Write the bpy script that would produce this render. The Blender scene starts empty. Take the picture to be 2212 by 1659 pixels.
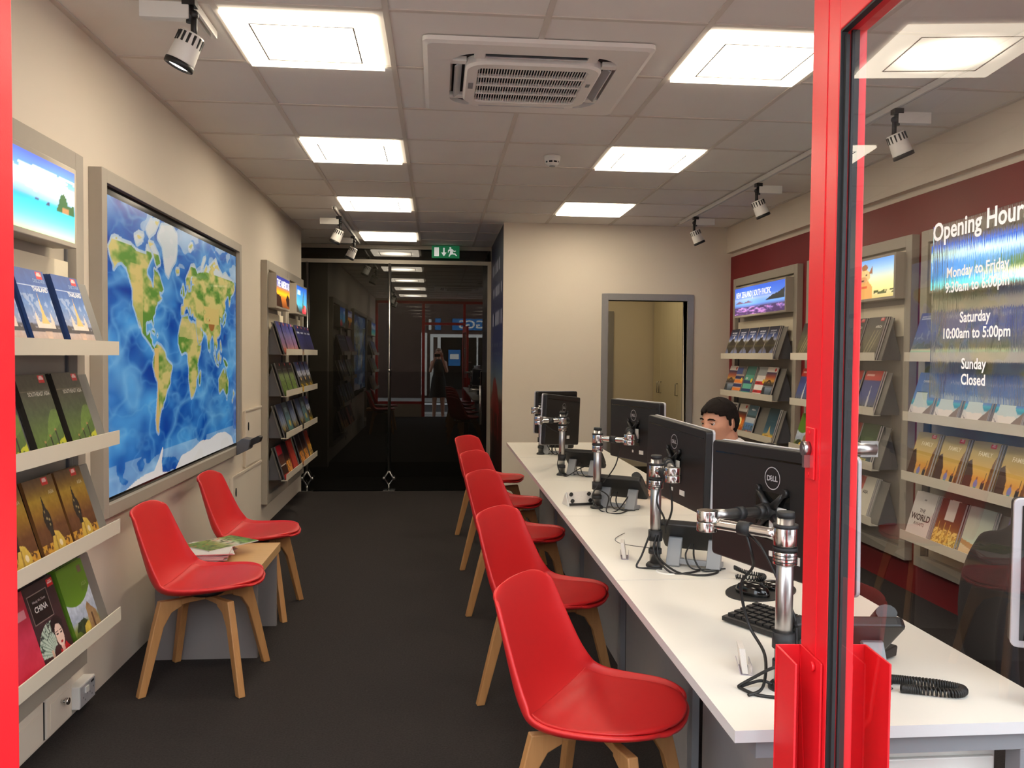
import bpy, math, random
import numpy as np
from mathutils import Vector, Matrix
random.seed(7); rng = np.random.default_rng(7)
S = bpy.context.scene
COL = S.collection
PI = math.pi
# ---------------------------------------------------------------- camera
def make_camera():
    f, cx, cy = 1810., 1106., 829.5
    def nr(v): return v / np.linalg.norm(v)
    yd = nr(np.array([(945 - cx) / f, -(767 - cy) / f, -1.]))
    u = np.array([.006, 1, 0.]); zd = nr(u - yd * (u @ yd)); xd = np.cross(yd, zd)
    M = np.array([xd, yd, zd])
    cd = bpy.data.cameras.new('camera'); co = bpy.data.objects.new('camera', cd); COL.objects.link(co)
    m = Matrix([list(M[0]) + [0], list(M[1]) + [0], list(M[2]) + [1.455], [0, 0, 0, 1]])
    co.matrix_world = m
    cd.sensor_width = 36; cd.sensor_fit = 'HORIZONTAL'; cd.lens = 36 * f / 2212
    cd.clip_start = .005; cd.clip_end = 200
    S.camera = co
make_camera()
# ---------------------------------------------------------------- world, exposure
W = bpy.data.worlds.new('sky'); S.world = W; W.use_nodes = True
bg = W.node_tree.nodes['Background']; bg.inputs[0].default_value = (.86, .94, 1, 1); bg.inputs[1].default_value = 5.4
S.view_settings.view_transform = 'Standard'; S.view_settings.look = 'None'
S.view_settings.exposure = .22; S.view_settings.gamma = 1; S.view_settings.use_curve_mapping = False
S.cycles.max_bounces = 9; S.cycles.diffuse_bounces = 5; S.cycles.glossy_bounces = 5; S.cycles.transmission_bounces = 6; S.cycles.transparent_max_bounces = 16
S.cycles.caustics_reflective = False; S.cycles.caustics_refractive = False; S.cycles.sample_clamp_indirect = 6
PANEL_IN, PANEL_OUT, PANEL_COL = 15.5, 5.5, (1, .865, .67)
SPOT_W = 20
def area(name, loc, rot, sx, sy, power, col=(1, 1, 1), portal=False):
    l = bpy.data.lights.new(name, 'AREA'); l.shape = 'RECTANGLE'; l.size = sx; l.size_y = sy; l.energy = power; l.color = col
    o = bpy.data.objects.new(name, l); COL.objects.link(o); o.location = loc; o.rotation_euler = rot
    if portal: l.cycles.is_portal = True
    return o
area('shopfront_portal', (.76, .42, 1.3), (PI / 2, 0, 0), 4.5, 2.9, 1, portal=True)

# ---------------------------------------------------------------- materials
def lin(c):
    if isinstance(c, (int, float)): c = (c, c, c)
    out = []
    for v in c[:3]:
        v /= 255.; out.append(v / 12.92 if v <= .04045 else ((v + .055) / 1.055) ** 2.4)
    return tuple(out) + (1,)
def mat(name, c, rough=.5, metal=0, var=.06, scale=30, bump=0, bscale=200, coat=0, spec=None, emit=None, es=0, coords='Object'):
    m = bpy.data.materials.new(name); m.use_nodes = True; nt = m.node_tree; b = nt.nodes['Principled BSDF']
    L = nt.links.new; c = lin(c)
    tc = nt.nodes.new('ShaderNodeTexCoord')
    if var > 0:
        n = nt.nodes.new('ShaderNodeTexNoise'); n.inputs['Scale'].default_value = scale; n.inputs['Detail'].default_value = 4
        L(tc.outputs[coords], n.inputs['Vector'])
        mx = nt.nodes.new('ShaderNodeMix'); mx.data_type = 'RGBA'
        mx.inputs[6].default_value = tuple(x * (1 - var) for x in c[:3]) + (1,)
        mx.inputs[7].default_value = tuple(min(1, x * (1 + var)) for x in c[:3]) + (1,)
        L(n.outputs['Fac'], mx.inputs[0]); L(mx.outputs[2], b.inputs['Base Color'])
    else: b.inputs['Base Color'].default_value = c
    b.inputs['Roughness'].default_value = rough; b.inputs['Metallic'].default_value = metal
    b.inputs['Coat Weight'].default_value = coat; b.inputs['Coat Roughness'].default_value = .08
    if spec is not None: b.inputs['Specular IOR Level'].default_value = spec
    if emit: b.inputs['Emission Color'].default_value = emit; b.inputs['Emission Strength'].default_value = es
    if bump:
        n2 = nt.nodes.new('ShaderNodeTexNoise'); n2.inputs['Scale'].default_value = bscale; n2.inputs['Detail'].default_value = 3
        L(tc.outputs[coords], n2.inputs['Vector'])
        bp = nt.nodes.new('ShaderNodeBump'); bp.inputs['Strength'].default_value = bump; bp.inputs['Distance'].default_value = .004
        L(n2.outputs['Fac'], bp.inputs['Height']); L(bp.outputs[0], b.inputs['Normal'])
    return m
def wood(name, c1, c2, sc=(3, 30, 30)):
    m = bpy.data.materials.new(name); m.use_nodes = True; nt = m.node_tree; b = nt.nodes['Principled BSDF']; L = nt.links.new
    tc = nt.nodes.new('ShaderNodeTexCoord'); mp = nt.nodes.new('ShaderNodeMapping'); mp.inputs['Scale'].default_value = sc
    n = nt.nodes.new('ShaderNodeTexNoise'); n.inputs['Scale'].default_value = 3; n.inputs['Detail'].default_value = 6; n.inputs['Distortion'].default_value = .6
    mx = nt.nodes.new('ShaderNodeMix'); mx.data_type = 'RGBA'; mx.inputs[6].default_value = lin(c1); mx.inputs[7].default_value = lin(c2)
    L(tc.outputs['Object'], mp.inputs[0]); L(mp.outputs[0], n.inputs['Vector']); L(n.outputs['Fac'], mx.inputs[0]); L(mx.outputs[2], b.inputs['Base Color'])
    b.inputs['Roughness'].default_value = .45
    return m
def glass(name, tint=(1, 1, 1), ior=1.45, rough=0.0, body=None, bodyf=0.0, streak=False):
    m = bpy.data.materials.new(name); m.use_nodes = True; nt = m.node_tree; nt.nodes.remove(nt.nodes['Principled BSDF']); L = nt.links.new
    out = nt.nodes['Material Output']
    tr = nt.nodes.new('ShaderNodeBsdfTransparent'); tr.inputs[0].default_value = tuple(tint) + (1,)
    gl = nt.nodes.new('ShaderNodeBsdfGlossy'); gl.inputs['Roughness'].default_value = rough
    fr = nt.nodes.new('ShaderNodeFresnel'); fr.inputs[0].default_value = ior
    mx = nt.nodes.new('ShaderNodeMixShader'); src = tr
    if streak:
        rf = nt.nodes.new('ShaderNodeBsdfRefraction'); rf.inputs['IOR'].default_value = 1.08; rf.inputs['Roughness'].default_value = .0
        tc = nt.nodes.new('ShaderNodeTexCoord'); mp = nt.nodes.new('ShaderNodeMapping'); mp.inputs['Scale'].default_value = (1, 500, 14)
        n = nt.nodes.new('ShaderNodeTexNoise'); n.inputs['Scale'].default_value = 1; n.inputs['Detail'].default_value = 1
        bp = nt.nodes.new('ShaderNodeBump'); bp.inputs['Strength'].default_value = .05; bp.inputs['Distance'].default_value = .02
        L(tc.outputs['Object'], mp.inputs[0]); L(mp.outputs[0], n.inputs['Vector']); L(n.outputs['Fac'], bp.inputs['Height']); L(bp.outputs[0], rf.inputs['Normal'])
        src = rf
    if body:
        df = nt.nodes.new('ShaderNodeBsdfDiffuse'); df.inputs[0].default_value = lin(body)
        m2 = nt.nodes.new('ShaderNodeMixShader'); m2.inputs[0].default_value = bodyf; L(src.outputs[0], m2.inputs[1]); L(df.outputs[0], m2.inputs[2]); src = m2
    ge = nt.nodes.new('ShaderNodeNewGeometry'); fb = nt.nodes.new('ShaderNodeMath'); fb.operation = 'SUBTRACT'; fb.inputs[0].default_value = 1; L(ge.outputs['Backfacing'], fb.inputs[1])
    fm = nt.nodes.new('ShaderNodeMath'); fm.operation = 'MULTIPLY'; L(fr.outputs[0], fm.inputs[0]); L(fb.outputs[0], fm.inputs[1])
    L(fm.outputs[0], mx.inputs[0]); L(src.outputs[0], mx.inputs[1]); L(gl.outputs[0], mx.inputs[2]); L(mx.outputs[0], out.inputs[0])
    return m
def colmat(name, rough=.35, emis=0, coat=0):
    m = bpy.data.materials.new(name); m.use_nodes = True; nt = m.node_tree; b = nt.nodes['Principled BSDF']
    a = nt.nodes.new('ShaderNodeVertexColor'); a.layer_name = 'Col'; nt.links.new(a.outputs[0], b.inputs['Base Color'])
    b.inputs['Roughness'].default_value = rough; b.inputs['Coat Weight'].default_value = coat; b.inputs['Coat Roughness'].default_value = .03
    if emis:
        nt.links.new(a.outputs[0], b.inputs['Emission Color']); b.inputs['Emission Strength'].default_value = emis
    return m
M = {}
M['wall'] = mat('wall_paint', (226, 215, 198), .75, var=.02, scale=4, bump=.05, bscale=90)
M['ceil'] = mat('ceiling_tile', (236, 232, 226), .9, var=.03, scale=5, bump=.12, bscale=160)
M['tbar'] = mat('ceiling_bar', (214, 206, 196), .6, var=.02)
M['redwall'] = mat('red_wall_paint', (122, 16, 24), .6, var=.03, scale=3)
M['carpet'] = mat('charcoal_carpet', (52, 48, 47), .95, var=.6, scale=120, bump=1.0, bscale=300, spec=.15)
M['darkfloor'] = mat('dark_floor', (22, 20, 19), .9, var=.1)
M['dark'] = mat('dark_void', (16, 15, 14), .9, var=.1)
M['red'] = mat('red_powder_coat', (222, 32, 42), .32, var=.02, scale=6, bump=.03, bscale=700)
M['chair'] = mat('red_plastic', (206, 38, 40), .45, var=.02, bump=.03, bscale=900)
M['cushion'] = mat('red_leatherette', (196, 34, 36), .42, var=.03, bump=.06, bscale=500)
M['oak'] = wood('beech_wood', (196, 146, 92), (168, 118, 70), (22, 22, 2))
M['tabletop'] = wood('oak_laminate', (214, 176, 124), (196, 156, 104), (2, 18, 18))
M['white'] = mat('white_laminate', (232, 228, 218), .3, var=.02, scale=5)
M['edge'] = mat('pale_edge', (205, 205, 205), .45, var=.02)
M['grey'] = mat('grey_steel_paint', (128, 130, 134), .45, var=.03)
M['greygloss'] = mat('grey_gloss_panel', (168, 166, 166), .22, var=.03)
M['dgrey'] = mat('grey_panel', (92, 92, 96), .3, var=.04)
M['frame'] = mat('taupe_frame', (168, 160, 146), .5, var=.03)
M['cream'] = mat('cream_board', (222, 212, 188), .5, var=.02)
M['tray'] = mat('tray_enamel', (216, 208, 190), .4, var=.02)
M['traygrey'] = mat('tray_grey', (120, 117, 112), .4, var=.03)
M['alu'] = mat('brushed_aluminium', (176, 174, 172), .32, 1, var=.04, scale=60)
M['doorframe'] = mat('grey_door_frame', (150, 148, 148), .4, .3, var=.03)
M['chrome'] = mat('polished_chrome', (215, 213, 210), .17, 1, var=.02)
M['black'] = mat('black_plastic', (24, 23, 23), .45, var=.15, scale=80)
M['blackgloss'] = mat('gloss_black', (12, 12, 12), .12, var=.05)
M['rubber'] = mat('black_rubber', (26, 27, 29), .6, var=.1)
M['cable'] = mat('black_cable', (16, 16, 16), .5, var=.1)
M['greyp'] = mat('grey_plastic', (136, 138, 140), .45, var=.03)
M['warmgrey'] = mat('warm_grey_laminate', (132, 126, 124), .5, var=.03)
M['silver'] = mat('silver_plastic', (190, 190, 194), .35, .3, var=.02)
M['plastic'] = mat('white_plastic', (226, 224, 218), .4, var=.02)
M['acplastic'] = mat('cassette_plastic', (240, 236, 230), .45, var=.02)
M['paper'] = mat('paper_edges', (212, 205, 196), .8, var=.15, scale=300)
M['pink'] = mat('pink_page_edges', (214, 140, 140), .8, var=.2, scale=300)
M['print'] = colmat('printed_cover', .4)
M['mapprint'] = colmat('printed_map', .25, emis=.30, coat=.3)  # faint glow added to the print to brighten the map; no lamp behind it
M['lightbox'] = colmat('backlit_print', .4, emis=1.0)
M['skin'] = mat('skin', (206, 150, 122), .5, var=.06, scale=60)
M['skin2'] = mat('skin_photographer', (196, 150, 126), .5, var=.06, scale=60)
M['hair'] = mat('dark_brown_hair', (25, 18, 15), .8, var=.4, scale=220, bump=.8, bscale=260, spec=.2)
M['hair2'] = mat('light_brown_hair', (120, 84, 56), .55, var=.3, scale=200, bump=.5)
M['shirt'] = mat('white_shirt', (215, 212, 210), .8, var=.03, bump=.1, bscale=300)
M['dress'] = mat('black_dress', (20, 18, 20), .85, var=.1)
M['fabric'] = mat('black_office_fabric', (38, 34, 34), .9, var=.2, scale=300, bump=.3, bscale=600)
M['eyew'] = mat('eye_white', (220, 212, 205), .2, var=0)
M['iris'] = mat('dark_iris', (40, 28, 20), .15, var=0)
M['glass'] = glass('clear_glass', ior=1.6)
M['film'] = glass('scratched_film_glass', (.97, .97, .95), body=(200, 200, 190), bodyf=.05, streak=True)
M['dark_glass'] = glass('dark_glass', (.10, .10, .095), ior=1.75, body=(96, 92, 80), bodyf=.14)
M['frost_glass'] = glass('dark_frosted_glass', (.06, .06, .055), ior=1.55, body=(40, 38, 34), bodyf=.5)
M['acrylic'] = glass('acrylic', (.93, .93, .95), 1.3, body=(230, 220, 230), bodyf=.35)
M['green'] = mat('exit_green', (20, 130, 82), .4, var=.02, emit=lin((20, 130, 82)), es=.2)
M['signwhite'] = mat('sign_white', (235, 240, 235), .4, var=0, emit=lin((235, 240, 235)), es=.35)
M['vinyl'] = mat('white_vinyl', (235, 232, 225), .5, var=0)
M['blue'] = mat('shop_blue', (20, 110, 175), .5, var=.03)
M['pave'] = mat('pavement', (168, 164, 160), .85, var=.12, scale=6)
M['road'] = mat('kerb_dark', (60, 56, 56), .85, var=.1)
M['lens'] = mat('spot_lens', (255, 250, 240), .2, var=0, emit=(1, .95, .85, 1), es=14)
def panelmat():
    m = bpy.data.materials.new('led_diffuser'); m.use_nodes = True; nt = m.node_tree; nt.nodes.remove(nt.nodes['Principled BSDF']); L = nt.links.new
    tc = nt.nodes.new('ShaderNodeTexCoord'); vl = nt.nodes.new('ShaderNodeVectorMath'); vl.operation = 'LENGTH'
    mr = nt.nodes.new('ShaderNodeMapRange'); mr.interpolation_type = 'SMOOTHSTEP'
    mr.inputs[1].default_value = .03; mr.inputs[2].default_value = .27; mr.inputs[3].default_value = PANEL_IN * 1.9; mr.inputs[4].default_value = PANEL_OUT
    em = nt.nodes.new('ShaderNodeEmission'); em.inputs[0].default_value = PANEL_COL + (1,)
    L(tc.outputs['Object'], vl.inputs[0]); L(vl.outputs['Value'], mr.inputs[0]); L(mr.outputs[0], em.inputs[1]); L(em.outputs[0], nt.nodes['Material Output'].inputs[0])
    return m
M['panel'] = panelmat()
M['panelrim'] = mat('led_rim', (255, 250, 240), .5, var=0, emit=PANEL_COL + (1,), es=PANEL_OUT * .8)

# ---------------------------------------------------------------- mesh helpers
class MB:
    def __init__(s): s.v = []; s.f = []; s.m = []; s.sm = []; s.col = None; s.T = Matrix.Identity(4)
    def add(s, vs, fs, mi=0, smooth=False):
        k = len(s.v); s.v += [s.T @ Vector(p) for p in vs]
        for f in fs: s.f.append([i + k for i in f]); s.m.append(mi); s.sm.append(smooth)
        return s
    def box(s, a, b, mi=0):
        x0, y0, z0 = [min(a[i], b[i]) for i in range(3)]; x1, y1, z1 = [max(a[i], b[i]) for i in range(3)]
        return s.add([(x0, y0, z0), (x1, y0, z0), (x1, y1, z0), (x0, y1, z0), (x0, y0, z1), (x1, y0, z1), (x1, y1, z1), (x0, y1, z1)],
                     [(0, 3, 2, 1), (4, 5, 6, 7), (0, 1, 5, 4), (1, 2, 6, 5), (2, 3, 7, 6), (3, 0, 4, 7)], mi)
    def cyl(s, p0, p1, r0, r1=None, n=20, mi=0, caps=True, smooth=True):
        if r1 is None: r1 = r0
        p0 = Vector(p0); p1 = Vector(p1); d = (p1 - p0).normalized()
        a = Vector((0, 0, 1)) if abs(d.z) < .95 else Vector((1, 0, 0)); u = d.cross(a).normalized(); w = d.cross(u)
        vs = []
        for p, r in ((p0, r0), (p1, r1)):
            for i in range(n):
                t = 2 * PI * i / n; vs.append(p + u * (r * math.cos(t)) + w * (r * math.sin(t)))
        s.add(vs, [(i, i + n, (i + 1) % n + n, (i + 1) % n) for i in range(n)], mi, smooth)
        if caps: s.add(vs[:n], [tuple(range(n))], mi); s.add(vs[n:], [tuple(range(n - 1, -1, -1))], mi)
        return s
    def tube(s, pts, r, n=8, mi=0):
        P = [Vector(p) for p in pts]; R = r if isinstance(r, (list, tuple)) else [r] * len(P); vs = []; prev = None
        for i, p in enumerate(P):
            d = (P[min(i + 1, len(P) - 1)] - P[max(i - 1, 0)]).normalized()
            if prev is None:
                a = Vector((0, 0, 1)) if abs(d.z) < .9 else Vector((1, 0, 0)); u = d.cross(a).normalized()
            else:
                u = (prev - d * prev.dot(d)).normalized()
            prev = u; w = d.cross(u)
            for k in range(n):
                t = 2 * PI * k / n; vs.append(p + (u * math.cos(t) + w * math.sin(t)) * R[i])
        fs = [(i * n + k, (i + 1) * n + k, (i + 1) * n + (k + 1) % n, i * n + (k + 1) % n) for i in range(len(P) - 1) for k in range(n)]
        s.add(vs, fs, mi, True); s.add(vs[:n], [tuple(range(n - 1, -1, -1))], mi); s.add(vs[-n:], [tuple(range(n))], mi)
        return s
    def lathe(s, prof, c=(0, 0, 0), n=24, mi=0, smooth=True):
        vs = []
        for r, z in prof:
            for i in range(n): t = 2 * PI * i / n; vs.append((c[0] + r * math.cos(t), c[1] + r * math.sin(t), c[2] + z))
        fs = [(j * n + i, j * n + (i + 1) % n, (j + 1) * n + (i + 1) % n, (j + 1) * n + i) for j in range(len(prof) - 1) for i in range(n)]
        return s.add(vs, fs, mi, smooth)
    def prism(s, poly, axis, a, b, mi=0):
        def P(p, t):
            if axis == 'x': return (t, p[0], p[1])
            if axis == 'y': return (p[0], t, p[1])
            return (p[0], p[1], t)
        n = len(poly); vs = [P(p, a) for p in poly] + [P(p, b) for p in poly]
        return s.add(vs, [tuple(range(n)), tuple(range(2 * n - 1, n - 1, -1))] + [(i, i + n, (i + 1) % n + n, (i + 1) % n) for i in range(n)], mi)
    def sph(s, c, r, n=16, m=10, mi=0):
        r = (r, r, r) if not isinstance(r, (tuple, list)) else r; vs = []
        for j in range(m + 1):
            for i in range(n):
                a = PI * j / m; t = 2 * PI * i / n
                vs.append((c[0] + r[0] * math.sin(a) * math.cos(t), c[1] + r[1] * math.sin(a) * math.sin(t), c[2] + r[2] * math.cos(a)))
        return s.add(vs, [(j * n + i, (j + 1) * n + i, (j + 1) * n + (i + 1) % n, j * n + (i + 1) % n) for j in range(m) for i in range(n)], mi, True)
    def mesh(s, name, mats):
        me = bpy.data.meshes.new(name); me.from_pydata([tuple(v) for v in s.v], [], s.f)
        mats = mats if isinstance(mats, (list, tuple)) else [mats]
        for m in mats: me.materials.append(M[m] if isinstance(m, str) else m)
        me.polygons.foreach_set('material_index', s.m); me.polygons.foreach_set('use_smooth', s.sm)
        if s.col is not None:
            ca = me.color_attributes.new('Col', 'FLOAT_COLOR', 'POINT'); ca.data.foreach_set('color', np.asarray(s.col, dtype=np.float32).ravel())
        me.update(); return me
    def build(s, name, mats, parent=None, bevel=0, fixn=True):
        me = s.mesh(name, mats)
        if fixn:
            import bmesh
            bm = bmesh.new(); bm.from_mesh(me)
            if bevel or not s.col: bmesh.ops.remove_doubles(bm, verts=bm.verts, dist=1e-5)
            bmesh.ops.recalc_face_normals(bm, faces=bm.faces); bm.to_mesh(me); bm.free()
        return link(name, me, parent, bevel)
def link(name, me, parent=None, bevel=0):
    o = bpy.data.objects.new(name, me); COL.objects.link(o)
    if parent: o.parent = parent
    if bevel:
        b = o.modifiers.new('bevel', 'BEVEL'); b.width = bevel; b.segments = 2; b.limit_method = 'ANGLE'; b.angle_limit = .7
    return o
def tag(o, label=None, cat=None, group=None, kind=None):
    if label: o['label'] = label
    if cat: o['category'] = cat
    if group: o['group'] = group
    if kind: o['kind'] = kind
    return o
def thing(name, label, cat, loc=(0, 0, 0), rz=0, group=None):
    o = bpy.data.objects.new(name, None); COL.objects.link(o); o.empty_display_size = .05; o.location = loc; o.rotation_euler = (0, 0, rz)
    return tag(o, label, cat, group)
def struct(name, mb, mats, label, cat='wall', bevel=0):
    o = mb.build(name, mats, bevel=bevel); return tag(o, label, cat, kind='structure')
def copy_tree(o, parent=None):
    c = o.copy(); COL.objects.link(c)
    if parent: c.parent = parent
    for ch in list(o.children): copy_tree(ch, c)
    return c
def dup(o, label, loc=None, rz=None, M4=None):
    c = copy_tree(o)
    if M4 is not None: c.matrix_world = M4
    if loc is not None: c.location = loc
    if rz is not None: c.rotation_euler = (0, 0, rz)
    c['label'] = label; return c
_tc = {}
def text2d(s, size=1.0, bold=0.0, align='LEFT'):
    k = (s, bold, align)
    if k not in _tc:
        cu = bpy.data.curves.new('t', 'FONT'); cu.body = s; cu.offset = bold; cu.align_x = align; cu.resolution_u = 3
        ob = bpy.data.objects.new('t', cu); me = bpy.data.meshes.new_from_object(ob)
        _tc[k] = ([tuple(v.co) for v in me.vertices], [tuple(p.vertices) for p in me.polygons])
        bpy.data.objects.remove(ob); bpy.data.meshes.remove(me); bpy.data.curves.remove(cu)
    v, f = _tc[k]; return [(x * size, y * size) for x, y, _ in v], f
def cat_rom(P, k=8):
    P = [Vector(p) for p in P]; Q = [P[0]] + P + [P[-1]]; out = []
    for i in range(1, len(Q) - 2):
        a, b, c, d = Q[i - 1:i + 3]
        for j in range(k):
            t = j / k; out.append(.5 * ((2 * b) + (c - a) * t + (2 * a - 5 * b + 4 * c - d) * t * t + (3 * b - a - 3 * c + d) * t ** 3))
    return out + [P[-1]]

# ---------------------------------------------------------------- printed pictures
def s2l(a):
    a = np.clip(a, 0, 255) / 255.; return np.where(a <= .04045, a / 12.92, ((a + .055) / 1.055) ** 2.4)
class Pic:
    def __init__(s, nx, ny, c=(255, 255, 255), asp=1.0):
        s.nx, s.ny = nx, ny; s.u, s.v = np.meshgrid(np.linspace(0, 1, nx), np.linspace(0, 1, ny)); s.a = np.zeros((ny, nx, 3)) + np.array(c, float)
    def grad(s, stops, m=None):
        vs = [p[0] for p in stops]; g = np.stack([np.interp(s.v, vs, [p[1][k] for p in stops]) for k in range(3)], -1)
        return s.put(g, np.ones_like(s.u, bool) if m is None else m)
    def put(s, c, m, al=1.0):
        w = (m.astype(float) * al)[..., None]; s.a = s.a * (1 - w) + np.asarray(c, float) * w; return s
    def noise(s, sc, seed=0, asp=1.4):
        r = np.random.default_rng(seed); out = np.zeros_like(s.u); am = 1
        for o in range(3):
            g = r.random((int(sc * asp) * 2 ** o + 3, int(sc) * 2 ** o + 3))
            x = s.u * (g.shape[1] - 2); y = s.v * (g.shape[0] - 2); xi = x.astype(int); yi = y.astype(int); fx = x - xi; fy = y - yi
            fx = fx * fx * (3 - 2 * fx); fy = fy * fy * (3 - 2 * fy)
            out += am * ((g[yi, xi] * (1 - fx) + g[yi, xi + 1] * fx) * (1 - fy) + (g[yi + 1, xi] * (1 - fx) + g[yi + 1, xi + 1] * fx) * fy); am *= .5
        return out / 1.75
    def rect(s, u0, v0, u1, v1): return (s.u >= u0) & (s.u <= u1) & (s.v >= v0) & (s.v <= v1)
    def ell(s, cu, cv, ru, rv): return ((s.u - cu) / ru) ** 2 + ((s.v - cv) / rv) ** 2 <= 1
    def poly(s, P):
        m = np.zeros_like(s.u, bool); n = len(P)
        for i in range(n):
            x0, y0 = P[i]; x1, y1 = P[(i + 1) % n]
            if y0 == y1: continue
            c = ((y0 > s.v) != (y1 > s.v)) & (s.u < (x1 - x0) * (s.v - y0) / (y1 - y0) + x0); m ^= c
        return m
    def nz(s, sc, amp, seed=0, m=None):
        n = (s.noise(sc, seed) - .5)[..., None] * 2 * amp
        s.a = s.a + (n if m is None else n * m[..., None]); return s
def pic_mb(p, w, h, texts=(), O=(0, 0, 0), U=(0, 1, 0), V=(0, 0, 1), N=(1, 0, 0)):
    """picture surface: origin lower left, U along the width, V up; lettering lies .3 mm proud"""
    O, U, V, N = map(Vector, (O, U, V, N)); mb = MB()
    nx, ny = p.nx, p.ny
    us = p.u.ravel() * w; vs = p.v.ravel() * h
    P = np.array(O)[None] + us[:, None] * np.array(U)[None] + vs[:, None] * np.array(V)[None]
    mb.v = [tuple(x) for x in P]
    idx = np.arange(nx * ny).reshape(ny, nx)
    q = np.stack([idx[:-1, :-1], idx[:-1, 1:], idx[1:, 1:], idx[1:, :-1]], -1).reshape(-1, 4)
    mb.f = q.tolist(); mb.m = [0] * len(q); mb.sm = [False] * len(q)
    cols = np.concatenate([s2l(p.a.reshape(-1, 3)), np.ones((nx * ny, 1))], 1).tolist()
    for t in texts:
        s, u, v, size, c = t[:5]; bold = t[5] if len(t) > 5 else .01; al = t[6] if len(t) > 6 else 'LEFT'; sx = t[7] if len(t) > 7 else 1
        tv, tf = text2d(s, size, bold, al); k = len(mb.v)
        for x, y in tv: mb.v.append(tuple(O + U * (u * w + x * sx) + V * (v * h + y) + N * .0004))
        lc = list(s2l(np.array(c, float))) + [1]; cols += [lc] * len(tv)
        for f in tf: mb.f.append([i + k for i in f]); mb.m.append(0); mb.sm.append(False)
    mb.col = cols
    return mb

# ---------------------------------------------------------------- painters of covers and posters
W_ = (240, 240, 240)
def tagbox(p, u=.72, v=.90):
    p.put((205, 30, 35), p.rect(u, v, u + .2, v + .085)); p.put((235, 190, 185), p.rect(u + .03, v + .035, u + .17, v + .055)); p.put((235, 190, 185), p.rect(u + .05, v + .062, u + .15, v + .074))
def c_thailand(p):
    p.grad([(0, (150, 120, 105)), (.18, (190, 165, 150)), (.3, (175, 170, 180)), (.33, (60, 60, 70)), (.36, (150, 160, 190)), (.6, (84, 128, 192)), (.8, (34, 84, 162)), (1, (26, 70, 142))])
    n = p.noise(7, 3); p.put((215, 215, 225), (n > .6) & (p.v > .4) & (p.v < .7), .5)
    p.put((70, 62, 66), (p.v > .26) & (p.v < .33 + .03 * np.sin(p.u * 25)))
    p.put((232, 214, 200), p.rect(.25, .3, .85, .37)); p.put((236, 190, 110), p.poly([(.42, .36), (.68, .36), (.6, .46), (.57, .6), (.55, .72), (.53, .6), (.5, .46)]))
    for c in (.3, .8): p.put((236, 210, 190), p.poly([(c - .06, .37), (c + .06, .37), (c, .5)]))
    p.put((225, 190, 160), p.poly([(.42, .27), (.68, .27), (.55, .05)]), .7); p.put((200, 175, 160), p.rect(.2, .2, .9, .26), .6)
    p.put((60, 42, 40), (p.v < .07 + .05 * np.sin(p.u * 9 + 1))); tagbox(p)
    p.put((200, 215, 235), p.rect(0, .8, 1, .806)); p.nz(12, 12, 4)
def c_seasia(p):
    p.grad([(0, (80, 110, 30)), (.3, (74, 96, 40)), (.55, (62, 74, 44)), (.8, (66, 62, 44)), (1, (60, 52, 40))])
    p.put((100, 130, 50), (p.v < .18 + .35 * p.u - .1 * np.sin(p.u * 6)) & (p.v > .05), .7)
    p.put((60, 84, 36), (p.v < .1 + .3 * p.u) & (p.v > .02), .6); n = p.noise(14, 5)
    p.put((176, 178, 40), (p.v < .04 + .2 * p.u ** 1.3 + .05 * (n - .5)) & (n > .35))
    for u, v in ((.3, .14), (.52, .2), (.75, .26)):
        p.put((30, 24, 20), p.rect(u - .015, v - .1, u + .02, v + .06)); p.put((150, 110, 70), p.ell(u, v + .07, .035, .014))
    p.put((140, 130, 110), p.rect(0, .8, 1, .806), .6); tagbox(p); p.nz(16, 12, 6)
def c_asia(p):
    p.grad([(0, (70, 44, 22)), (.12, (150, 100, 40)), (.2, (84, 50, 26)), (.4, (96, 56, 28)), (.62, (150, 110, 30)), (.75, (176, 140, 40)), (.9, (112, 80, 36)), (1, (84, 56, 32))])
    n = p.noise(16, 9); p.put((190, 140, 50), (p.v < .24) & (p.v > .08) & (n > .5))
    p.put((190, 158, 66), p.poly([(.3, 0), (.36, .2), (.42, .3), (.52, .36), (.66, .33), (.76, .22), (.74, .1), (.66, 0)]))
    p.put((150, 120, 50), p.poly([(.44, .05), (.5, .3), (.54, .3), (.5, .05)])); p.put((214, 196, 160), p.ell(.62, .2, .05, .04))
    p.put((34, 26, 22), p.ell(.43, .5, .12, .145)); p.put((34, 26, 22), p.poly([(.38, .62), (.48, .62), (.46, .7), (.43, .8), (.4, .7)])); p.put((34, 26, 22), p.rect(.38, .3, .5, .42))
    for u, v in ((.42, .52), (.48, .5), (.46, .44), (.4, .6)): p.put((150, 130, 84), p.ell(u, v, .022, .016))
    tagbox(p, .6, .9); p.nz(14, 12, 10)
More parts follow.
